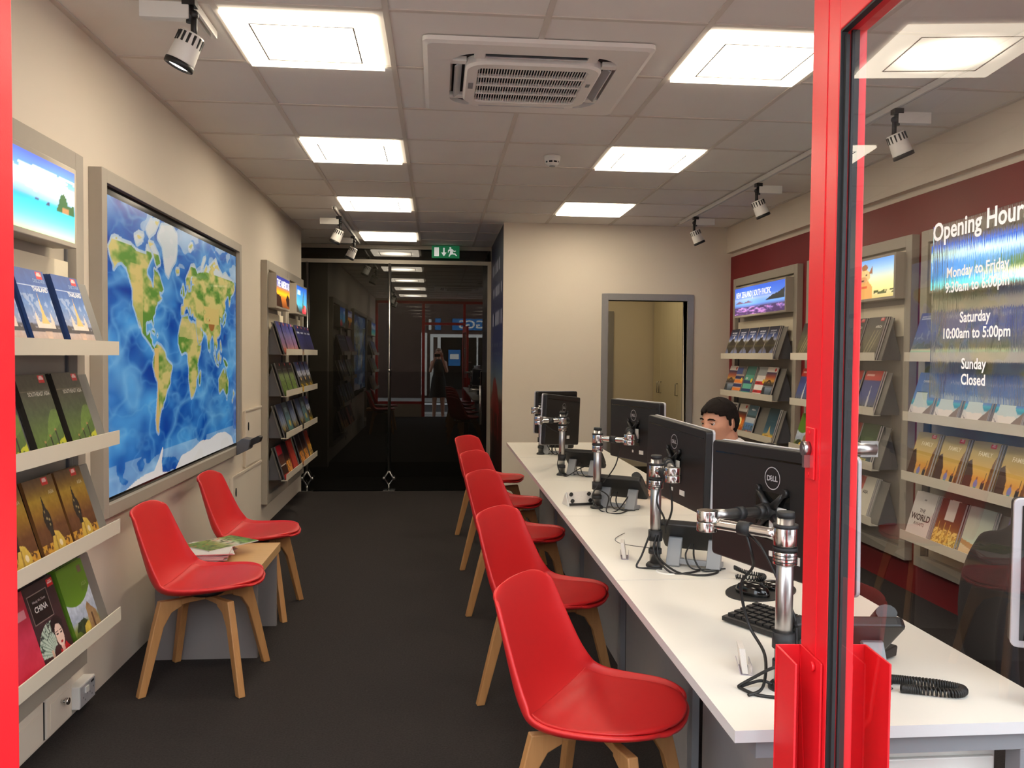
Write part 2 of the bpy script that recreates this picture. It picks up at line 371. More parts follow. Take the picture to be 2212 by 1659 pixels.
def c_china(p):
    p.grad([(0, (66, 34, 36)), (.3, (56, 34, 38)), (.6, (62, 40, 46)), (1, (44, 24, 30))])
    p.put((150, 130, 124), p.rect(.08, .55, .72, .9)); p.put((24, 18, 20), p.rect(.095, .56, .705, .89))
    a = np.arctan2(p.v - .12, (p.u - .5) * .72); r = np.hypot((p.u - .5) * .72, p.v - .12); m = (a > 1.4) & (a < 3.0) & (r < .4) & (r > .1)
    p.put((176, 190, 176), m); p.put((120, 140, 126), m & (np.sin(a * 40) > .4)); p.put((60, 70, 66), m & (r > .26) & (p.noise(16, 2) > .62))
    p.put((30, 22, 26), p.ell(.68, .42, .19, .12)); p.put((222, 190, 176), p.ell(.68, .31, .13, .14)); p.put((30, 22, 26), p.poly([(.5, .42), (.62, .45), (.78, .43), (.86, .32), (.88, .46), (.68, .55), (.5, .5)]))
    for u in (.62, .75): p.put((30, 22, 24), p.ell(u, .33, .035, .012)); p.put((50, 30, 30), p.rect(u - .045, .355, u + .045, .363))
    p.put((170, 24, 34), p.ell(.69, .225, .04, .016)); p.put((176, 28, 36), p.poly([(.5, 0), (.58, .16), (.66, .12), (.8, .2), (.98, .06), (.98, 0)])); p.put((215, 160, 150), p.poly([(.62, .18), (.74, .18), (.72, .1), (.64, .1)]))
    p.put((200, 160, 140), p.rect(.3, 0, .36, .2)); tagbox(p, .78, .88); p.nz(10, 8, 3)
def c_wall(p, top=(96, 138, 32)):
    p.grad([(0, (84, 96, 40)), (.2, (120, 130, 60)), (.3, (160, 170, 190)), (.5, (190, 200, 214)), (1, (190, 200, 214))])
    p.put((44, 60, 36), p.poly([(.1, .2), (.2, .28), (.45, .3), (.6, .22), (.6, .1), (.1, .1)]))
    p.put((196, 170, 70), p.poly([(.3, .02), (.4, .2), (.55, .24), (.7, .2), (.66, .02)])); p.put((150, 120, 84), p.poly([(.6, .1), (.62, .4), (.72, .46), (.82, .38), (.95, .3), (1, .1), (1, 0), (.62, 0)]))
    p.put((90, 64, 44), p.rect(.75, .1, .8, .3)); p.put((84, 100, 36), (p.v < .12 + .06 * np.sin(p.u * 11)) & (p.u < .6)); p.nz(16, 22, 5)
    p.put(top, p.v > .47 + .12 * (p.u - .4) ** 2 * 4); p.put((110, 90, 70), p.rect(.74, .84, .88, .93)); p.put((84, 110, 60), p.rect(.7, .6, .92, .66), .4)
def c_pink(p): p.grad([(0, (190, 40, 60)), (.5, (200, 50, 80)), (1, (170, 30, 50))]); p.nz(5, 15, 2); p.put((230, 190, 190), p.rect(.1, .7, .9, .8), .6)
def c_orange(p): p.grad([(0, (90, 80, 70)), (.4, (200, 130, 40)), (.7, (150, 60, 40)), (1, (120, 40, 34))]); n = p.noise(14, 2); p.put((235, 200, 90), (n > .6) & (p.v < .5)); p.put((40, 60, 40), (n < .35) & (p.v < .4)); tagbox(p)
def c_purple(p):
    p.grad([(0, (120, 70, 66)), (.15, (190, 110, 80)), (.35, (120, 70, 120)), (.6, (90, 84, 140)), (.85, (58, 62, 140)), (1, (40, 44, 110))])
    for k, c in enumerate((.2, .5, .8)): p.put((150, 140, 160), p.poly([(c - .1, .2), (c + .1, .2), (c + .05, .65), (c - .03, .7)]), .6)
    tagbox(p); p.nz(8, 16, 5)
def c_navy(p):
    p.grad([(0, (190, 150, 110)), (.1, (110, 84, 70)), (.2, (46, 40, 80)), (.6, (32, 36, 100)), (1, (24, 32, 84))]); p.put((200, 205, 220), p.rect(.2, .72, .85, .78), .8); tagbox(p)
    for c in (.2, .45, .7, .9): p.put((180, 150, 110), p.poly([(c - .05, 0), (c + .05, 0), (c, .22)]), .7)
    p.nz(8, 8, 4)
def c_palm(p):
    p.grad([(0, (70, 90, 34)), (.3, (96, 120, 50)), (.6, (110, 126, 84)), (.75, (60, 56, 50)), (1, (44, 36, 34))])
    for c in (.2, .45, .62, .85): p.put((176, 196, 120), p.poly([(c - .03, .05), (c + .01, .05), (c + .06, .68), (c + .03, .68)]), .8)
    p.put((50, 70, 24), (p.noise(16, 4) > .58) & (p.v < .45)); p.put((190, 190, 180), p.rect(.15, .78, .8, .82), .5); tagbox(p)
def c_flower(p):
    p.grad([(0, (200, 150, 30)), (.2, (90, 80, 30)), (.4, (60, 60, 50)), (.55, (150, 150, 165)), (.75, (110, 120, 170)), (1, (60, 70, 120))])
    n = p.noise(13, 8); p.put((230, 180, 40), (n > .52) & (p.v < .25)); p.put((30, 28, 26), (n > .5) & (p.v > .3) & (p.v < .5)); p.put((220, 180, 120), p.ell(.5, .42, .12, .06)); p.put((225, 228, 235), (n > .55) & (p.v > .5) & (p.v < .7)); tagbox(p)
def c_slate(p): p.grad([(0, (60, 56, 40)), (.25, (130, 110, 50)), (.4, (120, 130, 150)), (.7, (90, 104, 140)), (1, (44, 50, 74))]); p.put((30, 30, 34), p.poly([(0, 0), (0, .3), (.4, .1), (.7, .35), (1, .15), (1, 0)])); p.put((205, 210, 220), p.rect(.55, .2, .62, .7), .8); p.nz(9, 18, 6)
def c_teal(p): p.grad([(0, (120, 110, 60)), (.2, (70, 110, 110)), (.6, (90, 120, 130)), (1, (70, 84, 90))]); p.put((170, 190, 190), p.rect(.2, .7, .8, .85), .7); p.put((220, 180, 70), p.ell(.6, .35, .2, .1), .8); p.nz(9, 18, 6)
def c_redstripe(p): p.grad([(0, (190, 60, 60)), (.14, (190, 60, 60)), (.15, (50, 30, 24)), (.4, (60, 36, 26)), (.41, (90, 60, 40)), (.72, (100, 50, 50)), (.73, (170, 24, 44)), (1, (160, 20, 40))]); p.put((210, 200, 190), p.rect(0, .4, 1, .42))
def c_ember(p): p.grad([(0, (50, 36, 60)), (.2, (180, 110, 50)), (.4, (80, 40, 30)), (.7, (40, 26, 26)), (1, (26, 20, 24))]); n = p.noise(7, 3); p.put((236, 160, 60), (n > .55) & (p.v < .45)); p.put((220, 200, 190), p.rect(.7, .1, .76, .5), .7)
def c_nz(p):
    p.grad([(0, (150, 160, 190)), (.2, (120, 130, 170)), (.48, (90, 84, 60)), (.52, (100, 96, 60)), (.6, (190, 196, 220)), (.7, (80, 104, 170)), (.84, (40, 50, 84)), (1, (30, 34, 46))])
    p.put((52, 46, 38), p.poly([(0, .42), (.25, .55), (.6, .76), (.72, .6), (1, .5), (1, .38), (.75, .26), (.55, .08), (.3, .26), (0, .38)]))
    p.put((90, 84, 46), p.poly([(0, .38), (1, .38), (1, .44), (0, .44)]), .6); p.put((225, 228, 238), p.poly([(.48, .68), (.6, .8), (.68, .66), (.6, .7), (.56, .66)])); p.nz(9, 10, 6)
def c_bridge(p):
    p.grad([(0, (46, 54, 60)), (.12, (56, 70, 80)), (.35, (140, 156, 176)), (.5, (80, 64, 50)), (.58, (220, 170, 80)), (.7, (176, 84, 60)), (.84, (50, 44, 90)), (1, (40, 40, 80))])
    r = np.hypot((p.u - .5) * .9, (p.v - .4) * 1.3); p.put((52, 36, 28), (r < .27) & (r > .2) & (p.v > .44)); p.put((40, 34, 34), p.rect(0, .42, 1, .47)); p.put((44, 50, 58), p.poly([(0, .1), (0, .38), (.25, .38), (.4, .1)])); p.put((60, 80, 90), p.poly([(.6, .02), (1, .35), (1, 0)]))
    p.put((222, 216, 206), p.v > .85); p.put((200, 44, 40), p.rect(.74, .87, .9, .97))
def stripes(base, c1, c2):
    def f(p):
        p.put(base, p.v >= 0); p.put((40, 60, 70), p.v > .72, .4)
        for k in range(5): p.put(c1 if k % 2 else c2, (p.v > .05 + k * .13) & (p.v < .15 + k * .13))
        p.put((240, 200, 50), p.ell(.82, .55, .1, .07))
    return f
def c_orangestripe(p): stripes((190, 170, 160), (230, 130, 50), (40, 50, 100))(p); p.put((70, 90, 150), p.rect(0, .72, .7, .95))
def c_whitetop(p): p.grad([(0, (60, 60, 60)), (.5, (110, 110, 104)), (1, (210, 210, 205))]); p.put((30, 30, 34), p.rect(.1, .9, .9, .95)); p.nz(9, 20, 3)
def c_fire(p):
    p.grad([(0, (120, 60, 20)), (.3, (230, 150, 50)), (.45, (240, 120, 40)), (.65, (110, 40, 20)), (.74, (40, 24, 24)), (.75, (206, 200, 186)), (1, (206, 200, 186))]); p.put((255, 236, 150), p.ell(.5, .42, .2, .14)); p.put((190, 60, 30), (p.noise(14, 6) > .58) & (p.v < .35)); p.put((200, 60, 50), p.rect(.7, .88, .88, .96))
def c_lake(p):
    p.grad([(0, (120, 90, 80)), (.15, (150, 110, 96)), (.2, (70, 110, 160)), (.42, (84, 130, 180)), (.45, (190, 200, 206)), (.6, (206, 210, 214)), (.62, (40, 60, 66)), (.7, (80, 116, 130)), (1, (70, 100, 116))]); n = p.noise(16, 3); p.put((190, 120, 100), (n > .52) & (p.v < .2)); p.put((60, 76, 50), (n < .4) & (p.v < .36)); p.put((215, 220, 225), p.rect(.35, .84, .75, .88))
def c_desert(p): p.grad([(0, (216, 170, 60)), (.2, (222, 180, 70)), (.26, (70, 110, 130)), (.5, (34, 76, 96)), (1, (28, 60, 72))]); p.put((206, 176, 110), p.poly([(.1, .2), (.4, .26), (.5, .48), (.62, .3), (.8, .2)])); p.put((40, 40, 40), p.rect(.2, .17, .6, .19)); p.put((60, 90, 100), p.rect(.3, .6, .8, .63), .6)
def c_africa(p):
    p.grad([(0, (60, 54, 40)), (.4, (90, 84, 58)), (.7, (70, 66, 50)), (.84, (44, 42, 38)), (1, (36, 34, 32))])
    for a, b, w in ((.2, .55, .05), (.35, .75, .06), (.5, .9, .04)): p.put((176, 166, 120), p.poly([(a - w, .02), (a + w, .02), (b + w * .4, .7), (b - w * .4, .7)]), .55)
    p.put((210, 206, 190), p.poly([(.3, .05), (.33, .05), (.36, .22)])); tagbox(p); p.nz(14, 14, 4)
def c_tower(p):
    p.grad([(0, (80, 80, 76)), (.15, (90, 96, 110)), (.4, (64, 80, 140)), (.77, (50, 64, 130)), (.78, (190, 44, 34)), (1, (186, 40, 32))]); p.put((206, 206, 210), p.poly([(.5, .15), (.62, .15), (.6, .4), (.56, .66), (.52, .4)])); p.put((50, 60, 50), (p.v < .16 + .04 * np.sin(p.u * 30))); p.put((230, 200, 190), p.rect(.1, .88, .55, .92), .8)
def c_mountain(p): p.grad([(0, (90, 110, 84)), (.3, (60, 84, 110)), (.42, (44, 66, 50)), (.5, (40, 74, 36)), (1, (34, 66, 32))]); p.put((200, 190, 110), p.ell(.45, .16, .3, .1) & (p.noise(16, 3) > .42)); p.put((60, 70, 84), p.poly([(.4, .2), (.7, .46), (1, .2)])); p.put((84, 110, 70), p.rect(.3, .6, .8, .7), .6)
def c_redcover(p): p.grad([(0, (170, 60, 50)), (.4, (180, 66, 54)), (1, (160, 50, 44))]); p.nz(8, 10, 3)
def c_asiawhite(p): p.grad([(0, (214, 208, 190)), (1, (220, 214, 196))]); p.put((190, 80, 66), p.poly([(0, .6), (.35, .7), (.4, 1), (0, 1)])); p.put((130, 122, 112), (p.noise(18, 3) > .5) & p.rect(0, .05, .3, .5))
def c_ocean(p):
    p.grad([(0, (60, 170, 150)), (.12, (90, 200, 180)), (.22, (200, 200, 160)), (.26, (110, 100, 70)), (.36, (70, 84, 110)), (.6, (54, 70, 150)), (1, (36, 48, 130))]); n = p.noise(9, 2); p.put((60, 70, 56), (p.v < .4) & (p.v > .25) & (n > .5)); p.put((110, 120, 160), (p.v > .42) & (p.v < .62) & (n > .58)); p.put((200, 205, 220), p.rect(.08, .86, .6, .89), .8)
def c_hammock(p):
    p.grad([(0, (206, 196, 190)), (.15, (214, 204, 196)), (.32, (200, 200, 200)), (.35, (40, 140, 170)), (.42, (70, 170, 190)), (.46, (90, 130, 190)), (1, (70, 100, 170))])
    p.put((190, 205, 205), p.poly([(.1, .3), (.12, .6), (.62, .6), (.7, .4), (.95, .2), (.6, .1), (.3, .12)])); p.put((222, 214, 206), p.poly([(.1, .3), (.3, .12), (.6, .1), (.95, .2), (.7, .3), (.4, .28)])); p.put((60, 50, 46), p.poly([(0, .25), (.2, .1), (.6, .05), (.9, .1), (.6, .09), (.22, .13)])); p.put((40, 70, 80), p.rect(.12, .59, .62, .61)); p.put((130, 112, 96), p.poly([(.6, .12), (1, .4), (1, .1)])); p.put((230, 226, 220), p.v < .06)
def c_family(p):
    p.grad([(0, (90, 60, 36)), (.12, (196, 180, 140)), (.3, (216, 150, 60)), (.5, (222, 180, 90)), (.75, (190, 166, 96)), (1, (160, 140, 90))])
    p.put((64, 34, 26), p.poly([(0, 0), (0, .6), (.12, .66), (.3, .4), (.34, .12), (.22, 0)])); p.put((110, 66, 34), p.poly([(.85, 0), (1, 0), (1, .8), (.9, .6)]))
    p.put((60, 50, 44), (p.noise(20, 4) > .55) & (p.v < .14))
    for u, c, h in ((.5, (120, 120, 180), .3), (.76, (34, 36, 44), .26)):
        p.put(c, p.ell(u, .22, .07, .09)); p.put((60, 160, 120) if u < .6 else (30, 30, 36), p.ell(u, .12, .06, .05)); p.put((150, 90, 60), p.ell(u, h + .03, .04, .03)); p.put((170, 120, 90), p.rect(u - .03, .02, u - .01, .1)); p.put((170, 120, 90), p.rect(u + .01, .02, u + .03, .1))
    p.put((50, 40, 40), p.rect(.78, .3, .81, .46)); tagbox(p, .66, .9)
def c_world(p): p.grad([(0, (214, 204, 196)), (1, (220, 212, 204))]); p.put((120, 110, 104), p.rect(.45, .84, .55, .88), .7)
def c_gold(p):
    p.grad([(0, (120, 84, 40)), (.3, (196, 150, 60)), (.5, (130, 80, 44)), (.7, (96, 50, 40)), (1, (84, 40, 36))]); n = p.noise(20, 3); p.put((236, 206, 120), (n > .52) & (p.v < .42))
    for c in (.15, .4, .62): p.put((230, 190, 90), p.poly([(c - .05, .1), (c + .05, .1), (c, .6)]))
    p.put((206, 200, 190), p.rect(.3, .6, .7, 1))
def c_beachpale(p): p.grad([(0, (206, 170, 120)), (.25, (226, 200, 160)), (.32, (200, 210, 190)), (.6, (190, 196, 176)), (.9, (160, 166, 160)), (1, (150, 158, 156))]); p.put((190, 140, 90), p.poly([(0, .3), (.5, .22), (.9, .28), (.4, .34), (0, .38)]))
def c_violet(p): p.grad([(0, (190, 120, 60)), (.1, (220, 180, 140)), (.25, (170, 150, 170)), (.6, (120, 110, 160)), (1, (130, 120, 170))]); p.put((70, 30, 60), p.rect(.65, .66, .9, .84)); p.put((200, 196, 210), p.rect(.1, .5, .7, .52), .5)
def c_garden(p): p.grad([(0, (96, 130, 50)), (.4, (130, 150, 70)), (.6, (210, 206, 190)), (.8, (120, 160, 70)), (1, (90, 140, 50))]); n = p.noise(12, 3); p.put((60, 90, 30), n > .6); p.put((200, 90, 60), n < .28)
KINDS = {  # painter, words, lettering (text, u, v, size, colour, bold, align)
 'thailand': (c_thailand, 'blue temple-cover Thailand brochure', [('DISCOVER', .96, .85, .018, (150, 180, 215), 0, 'RIGHT'), ('THAILAND', .96, .74, .022, W_, .03, 'RIGHT')]),
 'seasia': (c_seasia, 'dark green Southeast Asia brochure', [('SOUTHEAST ASIA', .95, .745, .0195, (205, 200, 185), .02, 'RIGHT')]),
 'asia': (c_asia, 'gold Asia statue brochure', [('ASIA', .9, .78, .019, (215, 200, 160), .01, 'RIGHT')]),
 'china': (c_china, 'dark China brochure with woman and fan', [('CHINA', .4, .68, .028, (235, 228, 225), .02, 'CENTER'), ('Wendy Wu Tours', .4, .79, .012, (220, 200, 200), 0, 'CENTER')]),
 'wallgreen': (c_wall, 'green stone-wall brochure', [('ASIA', .82, .66, .022, (150, 170, 110), 0, 'CENTER')]),
 'pink': (c_pink, 'crimson-pink brochure', []), 'orange': (c_orange, 'orange and red flower brochure', []),
 'purple': (c_purple, 'purple sunset brochure', []), 'navy': (c_navy, 'navy blue night brochure', []), 'palm': (c_palm, 'dark brochure with green stems', []),
 'flower': (c_flower, 'blue-grey brochure with yellow flowers', []), 'slate': (c_slate, 'slate-blue landscape brochure', []), 'teal': (c_teal, 'teal and grey brochure', []),
 'redstripe': (c_redstripe, 'red and brown striped brochure', []), 'ember': (c_ember, 'near-black brochure with orange glow', []),
 'nz': (c_nz, 'New Zealand brochure with mirrored mountain', [('NEW ZEALAND', .5, .845, .0175, (225, 230, 240), .04, 'CENTER'), ('& SOUTH PACIFIC', .5, .775, .014, (215, 220, 232), .03, 'CENTER')]),
 'bridge': (c_bridge, 'white-topped bridge brochure', []), 'orangestripe': (c_orangestripe, 'orange and navy striped brochure', []),
 'tealstripe': (stripes((90, 170, 150), (34, 60, 110), (90, 170, 150)), 'teal striped USA brochure', [('USA', .1, .58, .03, W_, .04)]),
 'redwhite': (stripes((232, 226, 220), (206, 40, 44), (232, 226, 220)), 'red and white South America brochure', [('USA', .1, .6, .024, W_, .03), ('CANADA', .1, .47, .02, (30, 40, 60), .03), ('SOUTH', .1, .34, .022, W_, .03), ('AMERICA', .1, .21, .02, (30, 40, 60), .03)]),
 'whitetop': (c_whitetop, 'grey and white brochure', []), 'fire': (c_fire, 'fire-orange lava brochure', []), 'lake': (c_lake, 'blue bay holiday brochure', [('Italy', .5, .84, .03, W_, 0, 'CENTER')]),
 'desert': (c_desert, 'teal and yellow pyramid brochure', []), 'africa': (c_africa, 'dark olive Africa brochure', [('AFRICA', .9, .75, .022, (230, 228, 215), .02, 'RIGHT')]),
 'tower': (c_tower, 'blue tower brochure with red top', []), 'mountain': (c_mountain, 'dark green mountain brochure', []), 'redcover': (c_redcover, 'plain faded red brochure', []),
 'asiawhite': (c_asiawhite, 'white and red Asia brochure', [('ASIA', .42, .62, .03, (30, 30, 30), .03)]), 'ocean': (c_ocean, 'turquoise lagoon ocean brochure', [('INDIAN OCEAN', .08, .9, .0145, (215, 220, 235), .01)]),
 'hammock': (c_hammock, 'hammock on beach brochure', [('CARIBBEAN', .5, .8, .018, (215, 215, 225), .01, 'CENTER')]), 'family': (c_family, 'golden Family brochure', [('FAMILY', .55, .74, .034, (235, 225, 190), .01, 'CENTER')]),
 'world': (c_world, 'white brochure reading The World Awaits', [('THE', .5, .6, .03, (70, 50, 44), .02, 'CENTER'), ('WORLD', .5, .44, .05, (70, 36, 30), .03, 'CENTER'), ('AWAITS', .5, .33, .028, (100, 70, 60), .01, 'CENTER')]),
 'gold': (c_gold, 'golden temple brochure', []), 'beachpale': (c_beachpale, 'pale sandy beach brochure', []), 'violet': (c_violet, 'violet sky brochure', []), 'garden': (c_garden, 'green garden brochure', []),
}
SPINE = {'thailand': (34, 60, 110), 'seasia': (34, 30, 24), 'asia': (96, 62, 30), 'china': (40, 22, 26), 'wallgreen': (84, 118, 30), 'nz': (44, 46, 58), 'family': (60, 44, 50), 'hammock': (120, 112, 110), 'africa': (40, 40, 38), 'redcover': (150, 50, 44), 'pink': (170, 36, 56)}
_bc = {}
BW, BH = .212, .292
def brochure_meshes(kind, big=False):
    k = (kind, big)
    if k not in _bc:
        p = Pic(81, 112) if big else Pic(49, 68); KINDS[kind][0](p)
        cov = pic_mb(p, BW, BH, KINDS[kind][2], O=(.0005, -BW / 2, 0)).mesh('cover', 'print')
        sp = SPINE.get(kind, (90, 88, 90)); mn = 'spine_' + '_'.join(map(str, sp))
        if mn not in M: M[mn] = mat(mn, sp, .4, var=.25, scale=40)
        b = MB(); t = .011
        b.box((-t, -BW / 2, 0), (0, -BW / 2 + .004, BH), 1); b.box((-t + .001, -BW / 2 + .004, .001), (-.001, BW / 2 - .001, BH - .001), 0); b.box((-.001, -BW / 2 + .004, 0), (0, BW / 2, BH), 1); b.box((-t, -BW / 2 + .004, 0), (-t + .001, BW / 2, BH), 1)
        _bc[k] = (b.mesh('brochure', ['paper', M[mn]]), cov)
    return _bc[k]
def brochure(kind, M4, label, group=None, big=False):
    a, c = brochure_meshes(kind, big)
    o = bpy.data.objects.new('brochure', a); COL.objects.link(o); o.matrix_world = M4
    q = bpy.data.objects.new('cover', c); COL.objects.link(q); q.parent = o
    tag(o, label, 'brochure', group); return o

# ---------------------------------------------------------------- the room
LW, RW, BACK, CZ = -1.45, 2.97, 8.3, 2.765
struct('floor', MB().box((-2.4, .5, -.06), (3.2, 8.98, 0)), 'carpet', 'dark charcoal carpet through the shop', 'floor')
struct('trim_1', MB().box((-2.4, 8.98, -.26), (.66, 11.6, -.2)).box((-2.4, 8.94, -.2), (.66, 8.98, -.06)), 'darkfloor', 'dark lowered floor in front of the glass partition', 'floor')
# ceiling: board plus exposed T bars
struct('ceiling', MB().box((-2.4, .5, CZ + .006), (3.2, 11.6, CZ + .06)), 'ceil', 'suspended ceiling of taupe tiles', 'ceiling')
GX = [-.85, -.205, .42, 1.065, 1.705, 2.35]; GY = [3.27 + .64 * k for k in range(-4, 12)]
b = MB()
for x in GX: b.box((x - .012, .5, CZ), (x + .012, 10.15, CZ + .0055))
for y in GY: b.box((LW, y - .012, CZ + .0005), (RW, y + .012, CZ + .0055))
b.box((LW, .5, CZ - .002), (LW + .025, 9.1, CZ + .0055)).box((RW - .085, .5, CZ - .002), (RW - .06, BACK, CZ + .0055))
struct('trim_2', b, 'tbar', 'grid of thin metal bars between ceiling tiles', 'ceiling grid')
struct('wall_left', MB().box((-2.4, .5, -.05), (LW, 9.12, CZ + .05)).box((-2.4, 9.12, -.3), (-2.3, 10.3, CZ + .05)), 'wall', 'cream painted wall carrying the world map')
struct('wall_right', MB().box((RW, .5, -.05), (RW + .15, BACK + .15, CZ + .05)), 'wall', 'wall behind the right display bays')
struct('trim_3', MB().box((RW - .012, .5, 0), (RW, BACK, 2.47)), 'redwall', 'dark red panel behind the right display bays', 'wall panel')
struct('trim_4', MB().box((RW - .06, .5, 2.51), (RW, BACK, CZ + .005)), 'wall', 'pale boxed band above the red panel', 'bulkhead')
DX0, DX1, DZ = 1.70, 2.51, 2.02
struct('wall_back', MB().box((.645, BACK, 0), (DX0, BACK + .12, CZ + .05)).box((DX1, BACK, 0), (RW + .1, BACK + .12, CZ + .05)).box((DX0, BACK, DZ), (DX1, BACK + .12, CZ + .05)).box((.645, BACK + .12, -.25), (.72, 11.6, CZ + .05)), 'wall', 'cream back wall with the open doorway')
b = MB(); w = .065
b.box((DX0 - w, BACK - .018, 0), (DX0, BACK + .135, DZ + w)).box((DX1, BACK - .018, 0), (DX1 + w, BACK + .135, DZ + w)).box((DX0, BACK - .018, DZ), (DX1, BACK + .135, DZ + w))
struct('door_1', b, 'doorframe', 'grey metal frame of the back doorway', 'door frame', bevel=.003)
# room behind
struct('wall_passage', MB().box((.72, 10.9, 0), (3.2, 11.0, CZ)).box((3.1, 8.43, 0), (3.2, 10.9, CZ)), 'wall', 'plain wall of the room behind the doorway')
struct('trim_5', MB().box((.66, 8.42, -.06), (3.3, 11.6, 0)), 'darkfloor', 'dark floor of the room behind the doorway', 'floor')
b = MB().box((1.6, 10.86, 0), (2.22, 10.895, 1.98), 1).box((1.53, 10.84, 0), (1.6, 10.9, 2.05)).box((2.22, 10.84, 0), (2.30, 10.9, 2.05)).box((1.6, 10.84, 1.98), (2.22, 10.9, 2.05))
struct('door_3', b, ['doorframe', 'dark'], 'dark opening with grey frame beyond the doorway', 'door frame')
t = thing('cupboard', 'tall cream cupboard with loop handles seen through the doorway', 'cupboard', (2.86, 9.9, 0))
MB().box((-.0, -.9, 0), (.235, .95, 2.6)).build('carcass', 'cream', t)
for y, y2, yy in ((-.86, -.132, -.18), (-.128, .598, .55), (.602, .948, .65)):
    d = MB().box((-.02, y, .05), (-.001, y2, 2.55)).build('door', 'cream', t, bevel=.002)
    MB().tube([(-.021, yy, 1.0), (-.05, yy, 1.0), (-.05, yy, 1.14), (-.021, yy, 1.14)], .006).build('handle', 'alu', d)
area('passage_light', (1.9, 9.6, 2.7), (0, 0, 0), .5, .5, 8, (1, .82, .48))
# blue graphic on the return wall beside the glass partition
p = Pic(80, 130); p.grad([(0, (22, 16, 16)), (.12, (30, 18, 18)), (.34, (70, 26, 22)), (.38, (120, 120, 110)), (.45, (90, 110, 130)), (.55, (34, 46, 96)), (1, (16, 20, 52))])
p.put((110, 24, 20), p.poly([(0, .3), (.15, .36), (.3, .43), (.45, .44), (.62, .4), (.8, .3), (1, .22), (1, 0), (0, 0)])); p.put((50, 16, 14), (p.noise(8, 3) > .5) & (p.v < .3)); p.put((24, 14, 14), p.v < .2, .6)
for k_, (v_, h_, u0_, u1_, c_) in enumerate(((.86, .045, .15, .95, 168), (.76, .045, .2, .95, 168), (.65, .05, .15, .92, 180), (.565, .012, .12, .9, 110), (.53, .012, .12, .84, 110), (.49, .012, .2, .62, 110), (.455, .012, .3, .55, 110))):
    p.put((c_ - 10, c_ - 5, c_ + 15), p.rect(u0_, v_, u1_, v_ + h_) & (np.sin(p.u * (46 + 5 * k_) + k_) > -.1) & (np.sin(p.u * (13 + k_)) > -.8))
o = pic_mb(p, 1.84, 2.76, [], O=(.6435, 10.15, 0), U=(0, -1, 0), N=(-1, 0, 0)).build('wall_graphic', 'print', fixn=False)
tag(o, 'dark blue wall graphic with red rocks beside glass partition', 'poster')

# glass partition at the far end
GYY = 10.2
struct('window_1', MB().box((-2.3, GYY, -.19), (.60, GYY + .012, 1.25), 1).box((-2.3, GYY, 1.2501), (.60, GYY + .012, 2.545)).box((-2.3, GYY, 2.59), (.60, GYY + .012, 2.725)), ['dark_glass', 'frost_glass'], 'dark reflecting glass partition across the far end', 'glass partition')
struct('trim_6', MB().box((-2.3, GYY - .03, 2.72), (.644, GYY + .04, CZ)).box((-2.3, GYY - .025, 2.545), (.644, GYY + .037, 2.59)).box((.60, GYY - .02, -.19), (.643, GYY + .03, 2.545)), 'frame', 'pale frame bars around the dark glass partition', 'frame')
struct('wall_far', MB().box((-2.4, 11.4, -.3), (.66, 11.5, CZ)).box((-2.45, 10.3, -.3), (-2.4, 11.5, CZ)), 'dark', 'black space behind the glass partition')
for lab, x in (('steel glass-support rod at the centre of dark glass partition', -.575), ('steel glass-support rod beside the left wall end', -1.545)):
    t = thing('support_rod', lab, 'rod', (x, GYY - .05, 0), group='glass support rods')
    MB().cyl((0, 0, .06), (0, 0, 2.545), .016).cyl((0, 0, 1.24), (0, 0, 1.28), .02).build('rod', 'alu', t)
    MB().tube([(0, 0, .06), (.055, 0, -.035), (0, 0, -.12), (-.055, 0, -.035), (0, 0, .06)], .012).sph((.06, 0, -.035), .022).sph((-.06, 0, -.035), .022).cyl((0, 0, -.12), (0, 0, -.185), .014).build('clamp', 'alu', t)
    MB().box((-.07, -.03, -.2), (.07, .03, -.183)).build('foot', 'alu', t, bevel=.003)
t = thing('door_pull', 'slim upright steel pull handle on dark glass door', 'handle', (.52, GYY - .055, 0))
MB().cyl((0, 0, .62), (0, 0, 1.09), .014).build('bar', 'alu', t); MB().cyl((0, 0, 1.04), (0, .054, 1.04), .01).cyl((0, 0, .67), (0, .054, .67), .01).cyl((0, .02, 1.04), (-.12, .02, 1.04), .009).build('standoff', 'alu', t)
# exit sign
t = thing('exit_sign', 'green running-man exit sign hung before the dark glass', 'sign', (.09, 10.1, 2.69))
MB().box((-.165, -.012, -.075), (.165, .012, .07)).build('panel', 'green', t, bevel=.002)
b = MB(); b.box((-.135, -.0135, -.055), (-.08, -.012, .05)); b.prism([(-.03, .045), (-.012, .045), (-.012, -.01), (.01, -.01), (-.021, -.055), (-.052, -.01), (-.03, -.01)], 'y', -.0135, -.012)
b.prism([(.055 + .012 * math.cos(a * .5), .045 + .012 * math.sin(a * .5)) for a in range(12)], 'y', -.0135, -.012)
b.prism([(.045, .03), (.075, .035), (.1, .01), (.12, .015), (.122, .005), (.1, -.003), (.085, .01), (.088, -.018), (.115, -.02), (.135, -.045), (.125, -.052), (.108, -.032), (.075, -.03), (.06, -.035), (.045, -.06), (.035, -.055), (.05, -.02), (.055, .012), (.04, .01), (.035, -.01), (.027, -.008), (.03, .02)], 'y', -.0135, -.012)
b.build('pictogram', 'signwhite', t); MB().box((-.12, -.006, .07), (-.1, .006, .075)).box((.1, -.006, .07), (.12, .006, .075)).build('bracket', 'alu', t)

